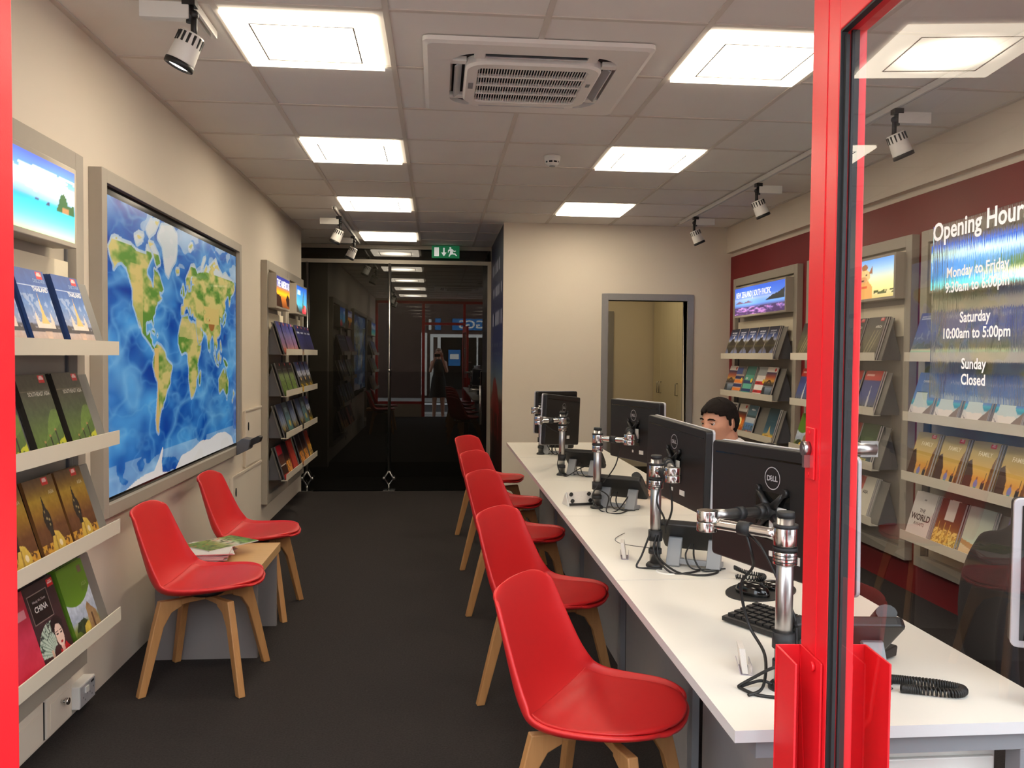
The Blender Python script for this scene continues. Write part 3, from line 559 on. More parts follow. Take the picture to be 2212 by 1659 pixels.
# ---------------------------------------------------------------- ceiling fittings
rows = [('nearest the entrance', 1.71), ('beside the cassette air unit', 3.63), ('second ahead of the cassette air unit', 5.53), ('third ahead of the cassette air unit', 7.45), ('farthest, just before the dark glass', 9.45)]
base = None
for cx, side in ((-.545, 'left'), (1.385, 'right')):
    for nm, y in rows:
        if side == 'right' and y > 9: continue
        lab = f'square white LED ceiling light in the {side} row, {nm}'
        if base is None:
            base = thing('ceiling_light', lab, 'ceiling light', (cx, y, CZ), group='square LED ceiling lights')
            b = MB(); o_, i_ = .297, .205
            for (x0, y0, x1, y1) in ((-o_, -o_, o_, -i_), (-o_, i_, o_, o_), (-o_, -i_, -i_, i_), (i_, -i_, o_, i_)): b.box((x0, y0, -.011), (x1, y1, .004))
            b.build('frame', 'panel', base, bevel=.0)
            b = MB(); i2 = .2; i_ = .206
            for (x0, y0, x1, y1) in ((-i_, -i_, i_, -i2), (-i_, i2, i_, i_), (-i_, -i2, -i2, i2), (i2, -i2, i_, i2)): b.box((x0, y0, -.0125), (x1, y1, .004))
            b.build('groove', 'frame', base)
            MB().box((-i2, -i2, -.010), (i2, i2, .004)).build('diffuser', 'panel', base)
        else: dup(base, lab, (cx, y, CZ))
# cassette air conditioner
t = thing('cassette_air_conditioner', 'large white cassette air conditioner recessed in the ceiling', 'air conditioner', (.42, 3.98, CZ))
def rr(w, h, r, n=6):
    P = []
    for cx, cy, a0 in ((w - r, h - r, 0), (-w + r, h - r, 90), (-w + r, -h + r, 180), (w - r, -h + r, 270)):
        for k in range(n + 1): a = math.radians(a0 + 90 * k / n); P.append((cx + r * math.cos(a), cy + r * math.sin(a)))
    return P
def ringband(mb, A, za, B, zb, mi=0, smooth=False):
    n = len(A); mb.add([(x, y, za) for x, y in A] + [(x, y, zb) for x, y in B], [(i, (i + 1) % n, (i + 1) % n + n, i + n) for i in range(n)], mi, smooth)
b = MB(); A0 = rr(.49, .49, .03); A1 = rr(.37, .37, .13)
ringband(b, A0, 0, A0, -.018); ringband(b, A0, -.018, rr(.47, .47, .03), -.026); ringband(b, rr(.47, .47, .03), -.026, A1, -.026); ringband(b, A1, -.026, A1, .0)
b.add([(x, y, 0) for x, y in A0], [tuple(range(len(A0)))])
b.build('fascia', 'acplastic', t)
b = MB(); B0 = rr(.305, .305, .09); B1 = rr(.295, .295, .09); B2 = rr(.25, .25, .04)
ringband(b, B0, 0, B0, -.035); ringband(b, B0, -.035, B1, -.045); ringband(b, B1, -.045, B2, -.045); ringband(b, B2, -.045, rr(.245, .245, .04), -.033)
b.build('grille_surround', 'acplastic', t)
MB().box((-.36, -.36, -.004), (.36, .36, -.001)).build('duct_throat', 'dark', t)
b = MB()
for k in range(40): x = -.24 + .48 * k / 39; b.box((x - .002, -.24, -.04), (x + .002, .24, -.034))
for y in (-.243, -.12, 0, .12, .243): b.box((-.246, y - .0055, -.043), (.246, y + .0055, -.028))
b.build('grille', 'acplastic', t)
for k in range(4):
    b = MB(); b.T = Matrix.Rotation(k * PI / 2, 4, 'Z'); b.prism([(.318, -.012), (.345, -.034), (.352, -.031), (.326, -.008)], 'y', -.22, .22); b.build('louvre', 'silver', t)
    b = MB(); b.T = Matrix.Rotation(k * PI / 2, 4, 'Z'); b.box((.3, -.27, -.024), (.372, -.222, -.002)); b.build('louvre_end', 'acplastic', t, bevel=.004)
    b = MB(); b.T = Matrix.Rotation(k * PI / 2, 4, 'Z'); b.box((.3, .222, -.024), (.372, .27, -.002)); b.build('louvre_end', 'acplastic', t, bevel=.004)
MB().box((-.285, -.04, -.0465), (-.262, .04, -.045)).build('badge', 'greyp', t); MB().box((.262, -.08, -.0465), (.28, -.04, -.045)).build('indicator', 'greyp', t)
t = thing('smoke_detector', 'small round white smoke detector on the ceiling', 'smoke detector', (.743, 5.505, CZ))
MB().lathe([(0, .002), (.054, .002), (.054, -.014), (.05, -.018)], n=28).lathe([(.05, -.014), (.052, -.022), (.05, -.032), (.044, -.034)], n=28).lathe([(.044, -.045), (.04, -.052), (.028, -.062), (0, -.064)], n=28).build('housing', 'plastic', t)
MB().lathe([(.044, -.034), (.041, -.036), (.041, -.044), (.044, -.045)]).build('vent_ring', 'dark', t)
b = MB()
for k in range(8): a = k * PI / 4; b.box((.043 * math.cos(a) - .004, .043 * math.sin(a) - .004, -.047), (.043 * math.cos(a) + .004, .043 * math.sin(a) + .004, -.033))
b.build('rib', 'plastic', t); MB().cyl((0, 0, -.063), (0, 0, -.066), .02).build('sensor_cap', 'greyp', t)
# lighting tracks and spotlights
def track(x, y0, y1, lab):
    o = MB().box((x - .017, y0, CZ - .03), (x - .006, y1, CZ)).box((x + .006, y0, CZ - .03), (x + .017, y1, CZ)).box((x - .006, y0, CZ - .008), (x + .006, y1, CZ)).build('light_track', 'plastic'); tag(o, lab, 'light track', 'ceiling light tracks')
track(-.92, 1.6, 3.56, 'short white light track at the upper left near the doorway'); track(-.92, 7.55, 9.9, 'white light track near the far end of the left wall'); track(2.335, 1.6, 7.95, 'long white light track along the right side')
def spotlight(label, loc, tilt, side, proto=[None]):
    # side +1: adapter box points to +x ; tilt: aim angle from straight down towards side
    if proto[0] is None:
        t = thing('track_spotlight', label, 'spotlight', group='track spotlights')
        MB().box((.0, -.018, -.092), (.15, .018, -.042)).build('driver_box', 'plastic', t, bevel=.002)
        MB().box((-.02, -.02, -.05), (.02, .02, -.028)).cyl((0, -.0, -.05), (0, 0, -.1), .012).cyl((-.012, 0, -.07), (-.012, 0, -.155), .01).sph((-.012, 0, -.155), .015).sph((-.012, 0, -.075), .015).build('stem', 'black', t)
        b = MB(); R = Matrix.Translation((-.0, 0, -.155)) @ Matrix.Rotation(-math.radians(24), 4, 'Y'); b.T = R
        b.lathe([(0, .02), (.036, .02), (.038, .015), (.043, -.07), (.043, -.078), (.038, -.078)], n=32)
        hd = b.build('lamp_head', 'plastic', t)
        b = MB(); b.T = R
        for k in range(14): a = 2 * PI * k / 14; b.box((.0375 * math.cos(a) - .003, .0375 * math.sin(a) - .003, -.018), (.0375 * math.cos(a) + .004, .0375 * math.sin(a) + .004, .014))
        b.build('vent_slots', 'black', hd)
        b = MB(); b.T = R; b.lathe([(.036, -.074), (.0455, -.076), (.0455, -.092), (.038, -.094), (.036, -.086)], n=32); b.build('bezel', 'black', hd)
        b = MB(); b.T = R; b.cyl((0, 0, -.087), (0, 0, -.0855), .034); b.build('lens', 'lens', hd)
        l = bpy.data.lights.new('spot_beam', 'SPOT'); l.energy = SPOT_W; l.spot_size = math.radians(62); l.spot_blend = .8; l.color = (1, .86, .66); l.shadow_soft_size = .03
        lo = bpy.data.objects.new('spot_beam', l); COL.objects.link(lo); lo.parent = t; lo.matrix_local = R @ Matrix.Translation((0, 0, -.1))
        proto[0] = t
    else: t = dup(proto[0], label)
    t.location = loc; t.scale = (1.15,) * 3; t.rotation_euler = (0, 0, 0 if side > 0 else PI); return t
spotlight('white track spotlight above the back corner of right bays', (2.335, 7.5, CZ), 20, 1); spotlight('white track spotlight in the middle of the right track', (2.335, 6.0, CZ), 20, 1); spotlight('white track spotlight on the right track, seen through door glass', (2.335, 4.14, CZ), 20, 1)
spotlight('big close white spotlight at the upper left of the ceiling', (-.90, 3.17, CZ), 0, -1); spotlight('white spotlight on the far left track, nearer of two', (-.92, 7.95, CZ), 0, -1); spotlight('white spotlight on the far left track, farther of two', (-.92, 9.25, CZ), 0, -1)
spotlight('white track spotlight on right track above the entrance end', (2.335, 2.6, CZ), 20, 1); spotlight('white spotlight on the left track above the entrance end', (-.92, 1.9, CZ), 0, -1)

# ---------------------------------------------------------------- world map on the left wall
LAND = {
 'na': [(-168,66),(-162,70),(-156,71),(-141,70),(-128,70),(-115,68),(-108,68),(-95,68),(-94,72),(-85,70),(-82,68),(-86,66),(-94,61),(-94,58),(-85,55),(-82,52),(-79,52),(-79,55),(-77,60),(-78,62),(-70,61),(-65,59),(-60,55),(-56,52),(-60,50),(-66,50),(-64,47),(-60,46),(-66,44),(-70,43),(-71,41),(-74,40),(-76,37),(-76,35),(-81,32),(-80,26),(-82,28),(-84,30),(-90,29),(-94,29),(-97,27),(-97,22),(-95,18),(-91,19),(-88,21),(-88,17),(-84,15),(-83,11),(-79,9),(-78,8),(-82,8),(-86,11),(-92,14),(-96,16),(-105,20),(-106,23),(-112,30),(-109,23),(-115,30),(-118,34),(-123,38),(-124,43),(-124,48),(-130,54),(-136,59),(-146,61),(-152,60),(-163,55),(-158,58),(-165,62)],
 'gl': [(-70,77),(-60,82),(-35,83.5),(-20,81),(-20,75),(-24,70),(-35,66),(-43,60),(-50,62),(-54,68),(-58,74)],
 'ar1': [(-120,74),(-110,76),(-100,76),(-105,73),(-115,71)], 'ar2': [(-90,74),(-80,74),(-68,70),(-63,66),(-72,64),(-80,70),(-88,72)], 'ar3': [(-95,78),(-85,82),(-65,83),(-75,79),(-88,76)],
 'sa': [(-79,8),(-72,12),(-62,10),(-52,5),(-50,0),(-44,-3),(-35,-6),(-35,-9),(-39,-14),(-40,-21),(-48,-26),(-53,-33),(-57,-35),(-58,-38),(-62,-39),(-65,-43),(-67,-46),(-69,-51),(-68,-55),(-73,-53),(-75,-46),(-73,-38),(-71,-30),(-70,-19),(-76,-14),(-81,-6),(-80,0),(-77,4)],
 'af': [(-6,35),(10,37),(11,34),(20,31),(25,32),(33,31),(36,24),(39,16),(43,12),(51,12),(48,5),(42,-1),(39,-6),(41,-15),(35,-20),(35,-25),(31,-30),(25,-34),(19,-35),(16,-29),(12,-18),(13,-10),(9,-1),(9,4),(4,6),(-4,5),(-8,4),(-13,8),(-17,13),(-17,20),(-13,27),(-9,32)],
 'eu': [(-9,37),(-9,43),(-2,44),(-2,48),(3,51),(8,54),(9,57),(12,54),(20,55),(23,59),(30,60),(24,60),(22,63),(25,65),(20,64),(17,61),(18,57),(14,55),(11,59),(6,58),(5,62),(13,66),(20,70),(30,71),(40,67),(45,68),(60,69),(70,73),(75,72),(85,74),(104,78),(115,74),(130,71),(142,73),(160,70),(178,69),(180,65),(175,62),(163,59),(162,55),(157,51),(155,58),(150,59),(138,54),(141,50),(136,44),(130,42),(129,35),(126,35),(125,40),(118,39),(122,37),(119,34),(122,30),(120,25),(114,22),(108,21),(106,19),(109,14),(107,10),(105,9),(103,13),(100,13),(99,9),(103,2),(101,4),(98,9),(97,16),(92,22),(88,22),(80,15),(80,9),(77,8),(73,16),(72,21),(67,24),(57,26),(52,28),(48,30),(52,25),(56,26),(59,22),(54,17),(44,12),(39,21),(35,28),(36,36),(28,37),(26,40),(20,38),(19,42),(13,45),(16,41),(16,38),(12,42),(8,44),(3,43),(0,40),(-2,37)],
 'uk': [(-5,50),(1,51),(0,54),(-3,58),(-6,57),(-4,54)], 'ie': [(-10,52),(-6,52),(-6,55),(-9,54)], 'ic': [(-24,65),(-20,66),(-14,66),(-15,64),(-21,63.5)], 'jp': [(130,32),(136,34),(140,36),(142,40),(145,43),(141,45),(140,40),(134,35)],
 'md': [(44,-17),(49,-12),(50,-16),(47,-25),(44,-24)], 'au': [(114,-22),(122,-18),(129,-14),(136,-12),(136,-16),(140,-17),(142,-11),(146,-19),(153,-26),(152,-32),(150,-37),(144,-38),(138,-35),(134,-32),(128,-32),(118,-35),(115,-34)], 'ta': [(145,-41),(148,-41),(147,-43)],
 'nz1': [(173,-35),(178,-38),(175,-41)], 'nz2': [(173,-41),(171,-45),(167,-46)], 'sum': [(95,5),(104,-2),(106,-6),(101,-3)], 'bor': [(109,2),(117,7),(118,2),(115,-4),(110,-2)], 'jav': [(106,-6),(114,-7),(114,-8.5),(106,-7)], 'sul': [(119,0),(124,1),(121,-5)], 'png': [(131,-1),(141,-3),(150,-8),(147,-10),(141,-9),(135,-4)], 'ph': [(120,18),(122,16),(126,7),(122,8),(120,14)],
 'cu': [(-84,22),(-76,20),(-78,22)], 'hs': [(-74,19),(-69,19),(-70,18)], 'sl': [(80,9),(82,7),(80,6)], 'nvz': [(52,71),(60,76),(68,77),(57,71)], 'sv': [(12,78),(20,80),(26,80),(18,77)], 'kam': [(156,51),(162,56),(164,60),(158,58)],
 'ant': [(-180,-79),(-150,-77),(-120,-74),(-100,-73),(-80,-73),(-68,-68),(-60,-63),(-58,-64),(-62,-70),(-60,-75),(-30,-77),(-10,-71),(20,-70),(50,-67),(80,-68),(110,-66),(140,-67),(165,-71),(180,-78),(180,-90),(-180,-90)] }
def miller(la): return 1.25 * np.log(np.tan(PI / 4 + .4 * np.radians(la)))
def mapuv(lo, la):
    t, b = miller(83.5), miller(-76.); return ((lo + 176) / 362., (miller(np.clip(la, -86, 85)) - b) / (t - b))
p = Pic(520, 300); n1 = p.noise(7, 4); n2 = p.noise(22, 6)
p.put((30, 98, 182), p.v >= 0)
g = n1[..., None]; p.a = p.a + (g - .5) * np.array([110, 150, 110])
for nn_, wd_, al_ in ((p.noise(3, 11), .09, .55), (p.noise(5, 12), .07, .4), (p.noise(9, 15), .06, .25)):
    w_ = np.clip(1 - np.abs(nn_ - .5) / wd_, 0, 1)[..., None] * al_; p.a = p.a * (1 - w_) + np.array([120, 184, 230.]) * w_
land = np.zeros_like(p.u, bool); coast = np.zeros_like(p.u, float)
for k, P in LAND.items():
    Q = [mapuv(lo, la) for lo, la in P]; m = p.poly(Q)
    if k == 'ant': p.put((216, 220, 222), m); continue
    land |= m
sh = land.astype(float)
for _ in range(6): sh = (sh + np.roll(sh, 1, 0) + np.roll(sh, -1, 0) + np.roll(sh, 1, 1) + np.roll(sh, -1, 1)) / 5
ice = (p.v > .92 - .05 * n1)
p.put((176, 200, 222), (sh > .02) & ~land, .75); p.put((170, 190, 205), (sh > .02) & (p.v > .8) & ~land, .8)
lat_n = n2 * .6 + n1 * .4; w_ = np.clip((lat_n - .40) / .2, 0, 1)[..., None]; lc_ = np.array([196, 186, 118.]) * (1 - w_) + np.array([86, 134, 52.]) * w_
p.a = np.where(land[..., None], lc_, p.a)
lon = p.u * 362 - 176
p.put((206, 186, 118), land & (lon < -103) & (lon > -128) & (p.v > .5) & (p.v < .8), .6); p.put((206, 190, 130), land & (lon > -15) & (lon < 55) & (p.v > .53 + .03 * n1) & (p.v < .63), .7); p.put((204, 176, 110), land & (lon > -78) & (lon < -68) & (p.v < .5))
p.put((150, 100, 50), p.ell(mapuv(88, 33)[0], mapuv(88, 33)[1], .03, .035) & land); p.put((198, 180, 112), land & (lon > 60) & (lon < 115) & (p.v > .62) & (p.v < .7) & (n2 > .42)); p.put((200, 180, 120), land & (lon > 112) & (lon < 142) & (p.v < .42), .5)
glm = p.poly([mapuv(*q) for q in LAND['gl']]); p.put((196, 204, 210), glm); p.put((188, 200, 206), land & (p.v > .86) & (n2 > .38)); p.put((190, 200, 214), (p.v > .84) & (n1 > .55) & ~land, .6)
p.put((222, 228, 236), (p.v < .1) & (n1 > .52), .35)
t = thing('world_map_display', 'large framed world map on the left wall', 'map', (LW, 0, 0))
y0, y1, z0, z1 = 3.65, 6.15, .745, 2.226
b = MB(); f_ = .055
for a, c in (((0, y0, z0), (.055, y0 + f_, z1)), ((0, y1 - f_, z0), (.055, y1, z1)), ((0, y0 + f_, z1 - f_), (.055, y1 - f_, z1)), ((0, y0 + f_, z0), (.055, y1 - f_, z0 + f_))): b.box(a, c)
b.build('frame', 'frame', t, bevel=.002)
MB().box((0, y0 + f_, z0 + f_), (.03, y1 - f_, z1 - f_)).build('black_mount', 'blackgloss', t)
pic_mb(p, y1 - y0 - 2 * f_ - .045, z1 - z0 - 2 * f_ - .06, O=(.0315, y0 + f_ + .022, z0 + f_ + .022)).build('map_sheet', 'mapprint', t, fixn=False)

# ---------------------------------------------------------------- display bays with trays of brochures
TZ = [1.447, 1.097, .745, .392]
LEAN = math.radians(17)
def display_bay(side, y0, Wd, lb, tray, lbpic, lbtext, label, lblab):
    if side == 'L': t = thing('display_bay', label, 'display rack', (LW, y0, 0), 0, 'wall display racks')
    else: t = thing('display_bay', label, 'display rack', (RW - .012, y0, 0), PI, 'wall display racks')
    b = MB(); f_ = .07; zb, zt = .20, 2.225
    for a, c in (((0, 0, zb), (.05, f_, zt)), ((0, Wd - f_, zb), (.05, Wd, zt)), ((0, f_, zt - f_), (.05, Wd - f_, zt)), ((0, f_, zb), (.05, Wd - f_, zb + f_))): b.box(a, c)
    b.build('frame', 'frame', t, bevel=.002)
    MB().box((0, f_, zb + f_), (.012, Wd - f_, zt - f_)).build('back_board', 'frame', t)
    MB().box((.012, f_ + .03, 1.60), (.03, Wd - f_ - .03, 1.80)).box((.012, f_ + .03, 2.06), (.03, Wd - f_ - .03, 2.14)).build('cream_panel', 'cream', t)
    for yy in (f_ + .012, Wd - f_ - .022): MB().box((.012, yy, zb + f_), (.022, yy + .01, zt - f_)).build('slotted_rail', 'dgrey', t)
    a0, a1 = lb; lbz0, lbz1 = 1.835, 2.125
    lx = MB().box((.03, a0 - .018, lbz0), (.118, a1 + .018, lbz1)).build('light_box', 'silver' if 0 else 'frame', t, bevel=.003)
    if lbpic: pic_mb(lbpic, a1 - a0, lbz1 - lbz0 - .036, lbtext, O=(.1185, a0, lbz0 + .018)).build('lit_picture', 'lightbox', lx, fixn=False)
    c0, c1 = tray
    for z in TZ:
        s = MB(); s.box((.195, c0, z - .004), (.2, c1, z + .05)).box((.15, c0, z - .004), (.195, c1, z)); lean = math.tan(LEAN)
        lipo = s.build('shelf_lip', 'tray', t); s = MB()
        s.prism([(.155, z), (.15, z), (.15 - .27 * lean, z + .27), (.155 - .27 * lean, z + .27)], 'y', c0, c1)
        lipo.parent = s.build('shelf_tray', 'traygrey', t)
        for yy in (c0 + .02, c1 - .023): MB().prism([(.15, z), (.15 - .25 * lean, z + .25), (.05, z + .16), (.013, z + .03), (.013, z)], 'y', yy, yy + .003).build('bracket', 'dgrey', t)
    return t
def fill(t, z_i, spec, where, big=False, order=None):
    """spec: list of (kind, y centre, copies)"""
    n = len(spec); names = {}
    for i, s in enumerate(spec):
        kind, y, cp = s[:3]; roll = s[3] if len(s) > 3 else 0
        for c in range(cp):
            d = .183 - .0125 * c; z = TZ[z_i] + .001
            m = t.matrix_basis @ Matrix.Translation((d, y + .004 * c, z)) @ Matrix.Rotation(-LEAN, 4, 'Y') @ Matrix.Rotation(roll, 4, 'Z')
            same = [k for k in spec if k[0] == kind]
            pos = '' if len(same) == 1 else ' ' + (['leftmost', 'second', 'third', 'fourth', 'fifth', 'sixth'][same.index(s)] if s is not same[-1] else 'rightmost')
            lab = f"{KINDS[kind][1]}{pos}, {where[z_i]}" if c == 0 else f"{['second','third','fourth'][c-1]} copy of {KINDS[kind][1]}{pos}, {where[z_i]}"
            brochure(kind, m, lab, f"{KINDS[kind][1]}s", big)
def shelves(bay): return [f'top shelf, {bay}', f'second shelf, {bay}', f'third shelf, {bay}', f'bottom shelf, {bay}']
# lit pictures
p1 = Pic(120, 40); p1.grad([(0, (190, 230, 170)), (.2, (90, 215, 205)), (.42, (30, 170, 200)), (.46, (120, 170, 220)), (.6, (190, 214, 240)), (.8, (90, 150, 220)), (1, (60, 90, 190))])
nn = p1.noise(6, 4); p1.put((235, 242, 250), (nn > .52) & (p1.v > .5) & (p1.v < .85), .8); p1.put((40, 80, 40), p1.poly([(.86, .38), (.89, .6), (.92, .66), (.95, .5), (1, .52), (1, .38)])); p1.put((150, 110, 70), p1.rect(.9, .38, .95, .46)); p1.put((50, 60, 90), p1.ell(.72, .44, .012, .02)); p1.put((50, 60, 90), p1.ell(.8, .42, .015, .02))
L1 = display_bay('L', 1.98, 1.5, (.2, 1.25), (.17, 1.45), p1, [], 'taupe display rack left of the world map', 'beach')
w = shelves('rack left of map')
fill(L1, 0, [('thailand', .40, 1), ('thailand', .67, 1), ('thailand', .93, 3), ('thailand', 1.20, 4)], w, True)
fill(L1, 1, [('seasia', .40, 1), ('seasia', .67, 1), ('seasia', .94, 2), ('seasia', 1.20, 4)], w, True)
fill(L1, 2, [('asia', .50, 1), ('asia', .74, 1), ('asia', .98, 1), ('asia', 1.21, 2)], w, True)
fill(L1, 3, [('orange', .58, 1), ('pink', .76, 3), ('china', .97, 2), ('wallgreen', 1.215, 3)], w, True)
p2 = Pic(60, 30); p2.grad([(0, (120, 60, 24)), (.3, (190, 110, 40)), (.45, (255, 190, 30)), (.55, (250, 150, 30)), (.7, (90, 84, 150)), (1, (30, 40, 130))]); p2.put((50, 26, 14), p2.poly([(0, 0), (0, .42), (.3, .36), (.45, 0)])); p2.put((40, 22, 16), p2.poly([(.7, .3), (.85, .5), (1, .35), (1, .05), (.8, .1)]))
L2 = display_bay('L', 7.07, .93, (.05, .65), (.06, .87), p2, [('THE AMERICAS', .02, .66, .085, W_, .02)], 'narrow display rack right of the map with sunset picture', '')
w = shelves('sunset-picture rack')
fill(L2, 0, [('purple', .18, 1), ('purple', .36, 1), ('purple', .56, 1), ('purple', .74, 1)], w); fill(L2, 1, [('palm', .18, 1), ('palm', .42, 1), ('palm', .68, 1)], w)
fill(L2, 2, [('slate', .2, 1), ('teal', .46, 1), ('slate', .72, 1)], w); fill(L2, 3, [('redstripe', .19, 1), ('ember', .42, 1), ('redcover', .7, 1)], w)
p3 = Pic(60, 30); p3.grad([(0, (60, 50, 40)), (.3, (90, 190, 220)), (.7, (70, 150, 220)), (1, (30, 84, 190))]); p3.put((60, 50, 40), p3.poly([(0, 0), (0, .35), (.2, .1), (.3, 0)])); p3.put((225, 232, 240), p3.rect(.07, .68, .36, .86), .8); p3.put((200, 60, 70), p3.ell(.75, .14, .22, .2)); p3.put((236, 120, 110), p3.ell(.85, .2, .1, .12)); p3.put((90, 110, 60), p3.poly([(.55, .2), (.62, .7), (.7, .95), (.66, .4), (.7, .2)]))
L3 = display_bay('L', 8.02, .94, (.09, .69), (.04, .9), p3, [], 'narrow display rack next to the dark glass partition', '')
w = shelves('rack beside glass partition')
fill(L3, 0, [('navy', .16, 1), ('navy', .38, 1), ('navy', .6, 1), ('navy', .8, 1)], w); fill(L3, 1, [('flower', .17, 1), ('flower', .43, 1), ('flower', .7, 1)], w)
fill(L3, 2, [('slate', .17, 1), ('teal', .43, 1), ('flower', .7, 1)], w); fill(L3, 3, [('ember', .17, 1), ('ember', .42, 1), ('orange', .7, 1)], w)
# right wall
p4 = Pic(100, 36); p4.grad([(0, (90, 60, 110)), (.15, (120, 90, 150)), (.3, (90, 100, 160)), (.36, (100, 150, 220)), (.5, (120, 160, 220)), (.56, (150, 170, 220)), (.68, (70, 112, 205)), (1, (52, 92, 200))]); nn = p4.noise(16, 2); p4.put((70, 50, 90), (nn > .5) & (p4.v < .28)); p4.put((170, 120, 180), (nn < .36) & (p4.v < .26)); p4.put((110, 90, 110), p4.poly([(0, .4), (.1, .52), (.2, .44), (.3, .5), (.42, .4)])); p4.put((46, 50, 50), p4.poly([(.64, .42), (.78, .58), (.88, .62), (1, .76), (1, .4)]))
R1 = display_bay('R', 8.08, 1.48, (.24, 1.4), (.10, 1.37), p4, [('NEW ZEALAND | SOUTH PACIFIC', .03, .64, .075, W_, .012, 'LEFT', .74)], 'display rack at the back corner with New Zealand picture', '')
w = shelves('rack at back corner')
fill(R1, 0, [('nz', .235, 1), ('nz', .47, 1), ('nz', .70, 1), ('nz', .935, 1), ('nz', 1.17, 3)], w); fill(R1, 1, [('bridge', .22, 1), ('orangestripe', .43, 1), ('tealstripe', .68, 2), ('redwhite', .96, 1), ('bridge', 1.15, 1)], w)
fill(R1, 2, [('whitetop', .23, 1), ('fire', .50, 2), ('lake', .74, 1), ('desert', 1.21, 2)], w); fill(R1, 3, [('ember', .3, 1), ('teal', .6, 1), ('desert', .95, 1)], w)
p5 = Pic(120, 50); p5.grad([(0, (196, 180, 110)), (.12, (210, 196, 140)), (.2, (226, 214, 140)), (.4, (240, 230, 160)), (.7, (170, 200, 220)), (1, (90, 150, 220))])
cx_ = .72; p5.put((206, 150, 80), p5.poly([(cx_ - .12, 0), (cx_ - .1, .4), (cx_ - .06, .6), (cx_ + .0, .5), (cx_ + .06, .3), (cx_ + .06, 0)])); p5.put((214, 180, 120), p5.ell(cx_ - .03, .6, .065, .17)); p5.put((190, 140, 90), p5.ell(cx_ - .04, .5, .04, .08)); p5.put((150, 96, 60), p5.ell(cx_ - .03, .82, .035, .08)); p5.put((140, 90, 60), p5.poly([(cx_ + .02, .66), (cx_ + .055, .84), (cx_ + .06, .62)])); p5.put((40, 30, 24), p5.ell(cx_ - .01, .62, .01, .03)); p5.put((50, 30, 24), p5.ell(cx_ - .05, .48, .02, .03)); p5.put((190, 80, 40), p5.rect(cx_ - .11, .28, cx_ + .0, .33)); p5.put((70, 80, 40), (p5.noise(20, 3) > .45) & p5.rect(.79, .1, 1, .2))
R2 = display_bay('R', 6.43, 1.48, (.24, 1.4), (.07, 1.34), p5, [], 'display rack with a camel picture, behind the red door post', '')
w = shelves('camel-picture rack')
fill(R2, 0, [('africa', .2, 1), ('africa', .45, 1), ('africa', .7, 1), ('africa', .94, 2), ('africa', 1.19, 3)], w); fill(R2, 1, [('tower', .2, 1), ('tower', .44, 1), ('tower', .68, 1), ('tower', .92, 1), ('tower', 1.17, 2)], w)
fill(R2, 2, [('wallgreen', .2, 2), ('pink', .5, 1), ('redcover', .92, 1), ('mountain', 1.15, 2)], w); fill(R2, 3, [('teal', .5, 1), ('redcover', .96, 1), ('asiawhite', 1.12, 3)], w)
p6 = Pic(120, 50); p6.grad([(0, (120, 220, 220)), (.15, (90, 210, 220)), (.2, (60, 160, 210)), (.3, (70, 140, 210)), (.6, (90, 150, 220)), (.66, (190, 226, 226)), (.8, (200, 230, 224)), (.88, (60, 110, 210)), (1, (40, 84, 190))]); p6.put((84, 120, 60), p6.poly([(.36, .26), (.5, .46), (.62, .5), (.8, .56), (1, .6), (1, .26)])); p6.put((200, 206, 150), p6.rect(.4, .2, 1, .27)); p6.put((230, 240, 240), p6.ell(.75, .12, .3, .09))
R3 = display_bay('R', 4.85, 1.48, (.22, 1.38), (.10, 1.37), p6, [], 'display rack with a beach picture, behind the opening hours', '')
w = shelves('rightmost rack')
fill(R3, 0, [('ocean', .215, 1), ('ocean', .455, 1), ('ocean', .695, 1), ('ocean', .94, 1)], w); fill(R3, 1, [('hammock', .215, 2), ('hammock', .465, 2), ('hammock', .715, 2), ('hammock', .965, 2)], w)
fill(R3, 2, [('family', .215, 3), ('family', .475, 3), ('family', .735, 3), ('family', .995, 2)], w); fill(R3, 3, [('world', .215, 3), ('gold', .47, 2), ('beachpale', .72, 2), ('violet', 1.03, 1)], w)
# left wall services
t = thing('wall_cupboard', 'flat white service cupboard between map and narrow racks', 'cupboard', (LW, 6.42, 0))
for z0_, z1_, ya, yb, kz in ((.60, 1.02, .0, .56, .90), (.1, .575, -.4, .56, .46)):
    d = MB().box((0, ya, z0_), (.018, yb, z1_)).build('panel_door', 'wall', t, bevel=.003)
    b = MB().box((.018, ya - .012, z1_ - .002), (.026, yb, z1_ + .012)).box((.018, ya - .012, z0_), (.026, ya, z1_)); b.build('door_trim', 'wall', d)
    MB().lathe([(0, 0), (.013, 0), (.016, .003), (.016, .006), (.0, .004)], n=20).build('finger_pull', 'black', d); q = d.children[-1]; q.rotation_euler = (0, PI / 2, 0); q.scale = (2.0, .9, 1); q.location = (.016, ya + .1, kz)
t = thing('low_wall_cupboard', 'low white cupboard with metal knob under the near rack', 'cupboard', (LW, 2.3, 0))
for ya, yb in ((0, .87), (.895, 1.11)):
    d = MB().box((0, ya, .02), (.018, yb, .17)).build('door', 'wall', t, bevel=.002); MB().box((.018, ya + .03, .04), (.0205, yb - .03, .14)).build('raised_field', 'wall', d, bevel=.001)
    if ya > 0: MB().cyl((.018, 1.01, .115), (.04, 1.01, .115), .006).cyl((.038, 1.01, .115), (.05, 1.01, .115), .013).build('knob', 'chrome', d)
MB().box((.005, .872, .02), (.012, .893, .16)).build('hinge_gap', 'dark', t)
t = thing('wall_socket', 'white plastic electrical socket low on the left wall', 'socket', (LW, 3.46, 0))
MB().box((0, -.045, .035), (.045, .105, .125)).build('back_box', 'plastic', t, bevel=.003); MB().box((.045, -.04, .04), (.048, .1, .12)).build('face_plate', 'silver', t, bevel=.001)
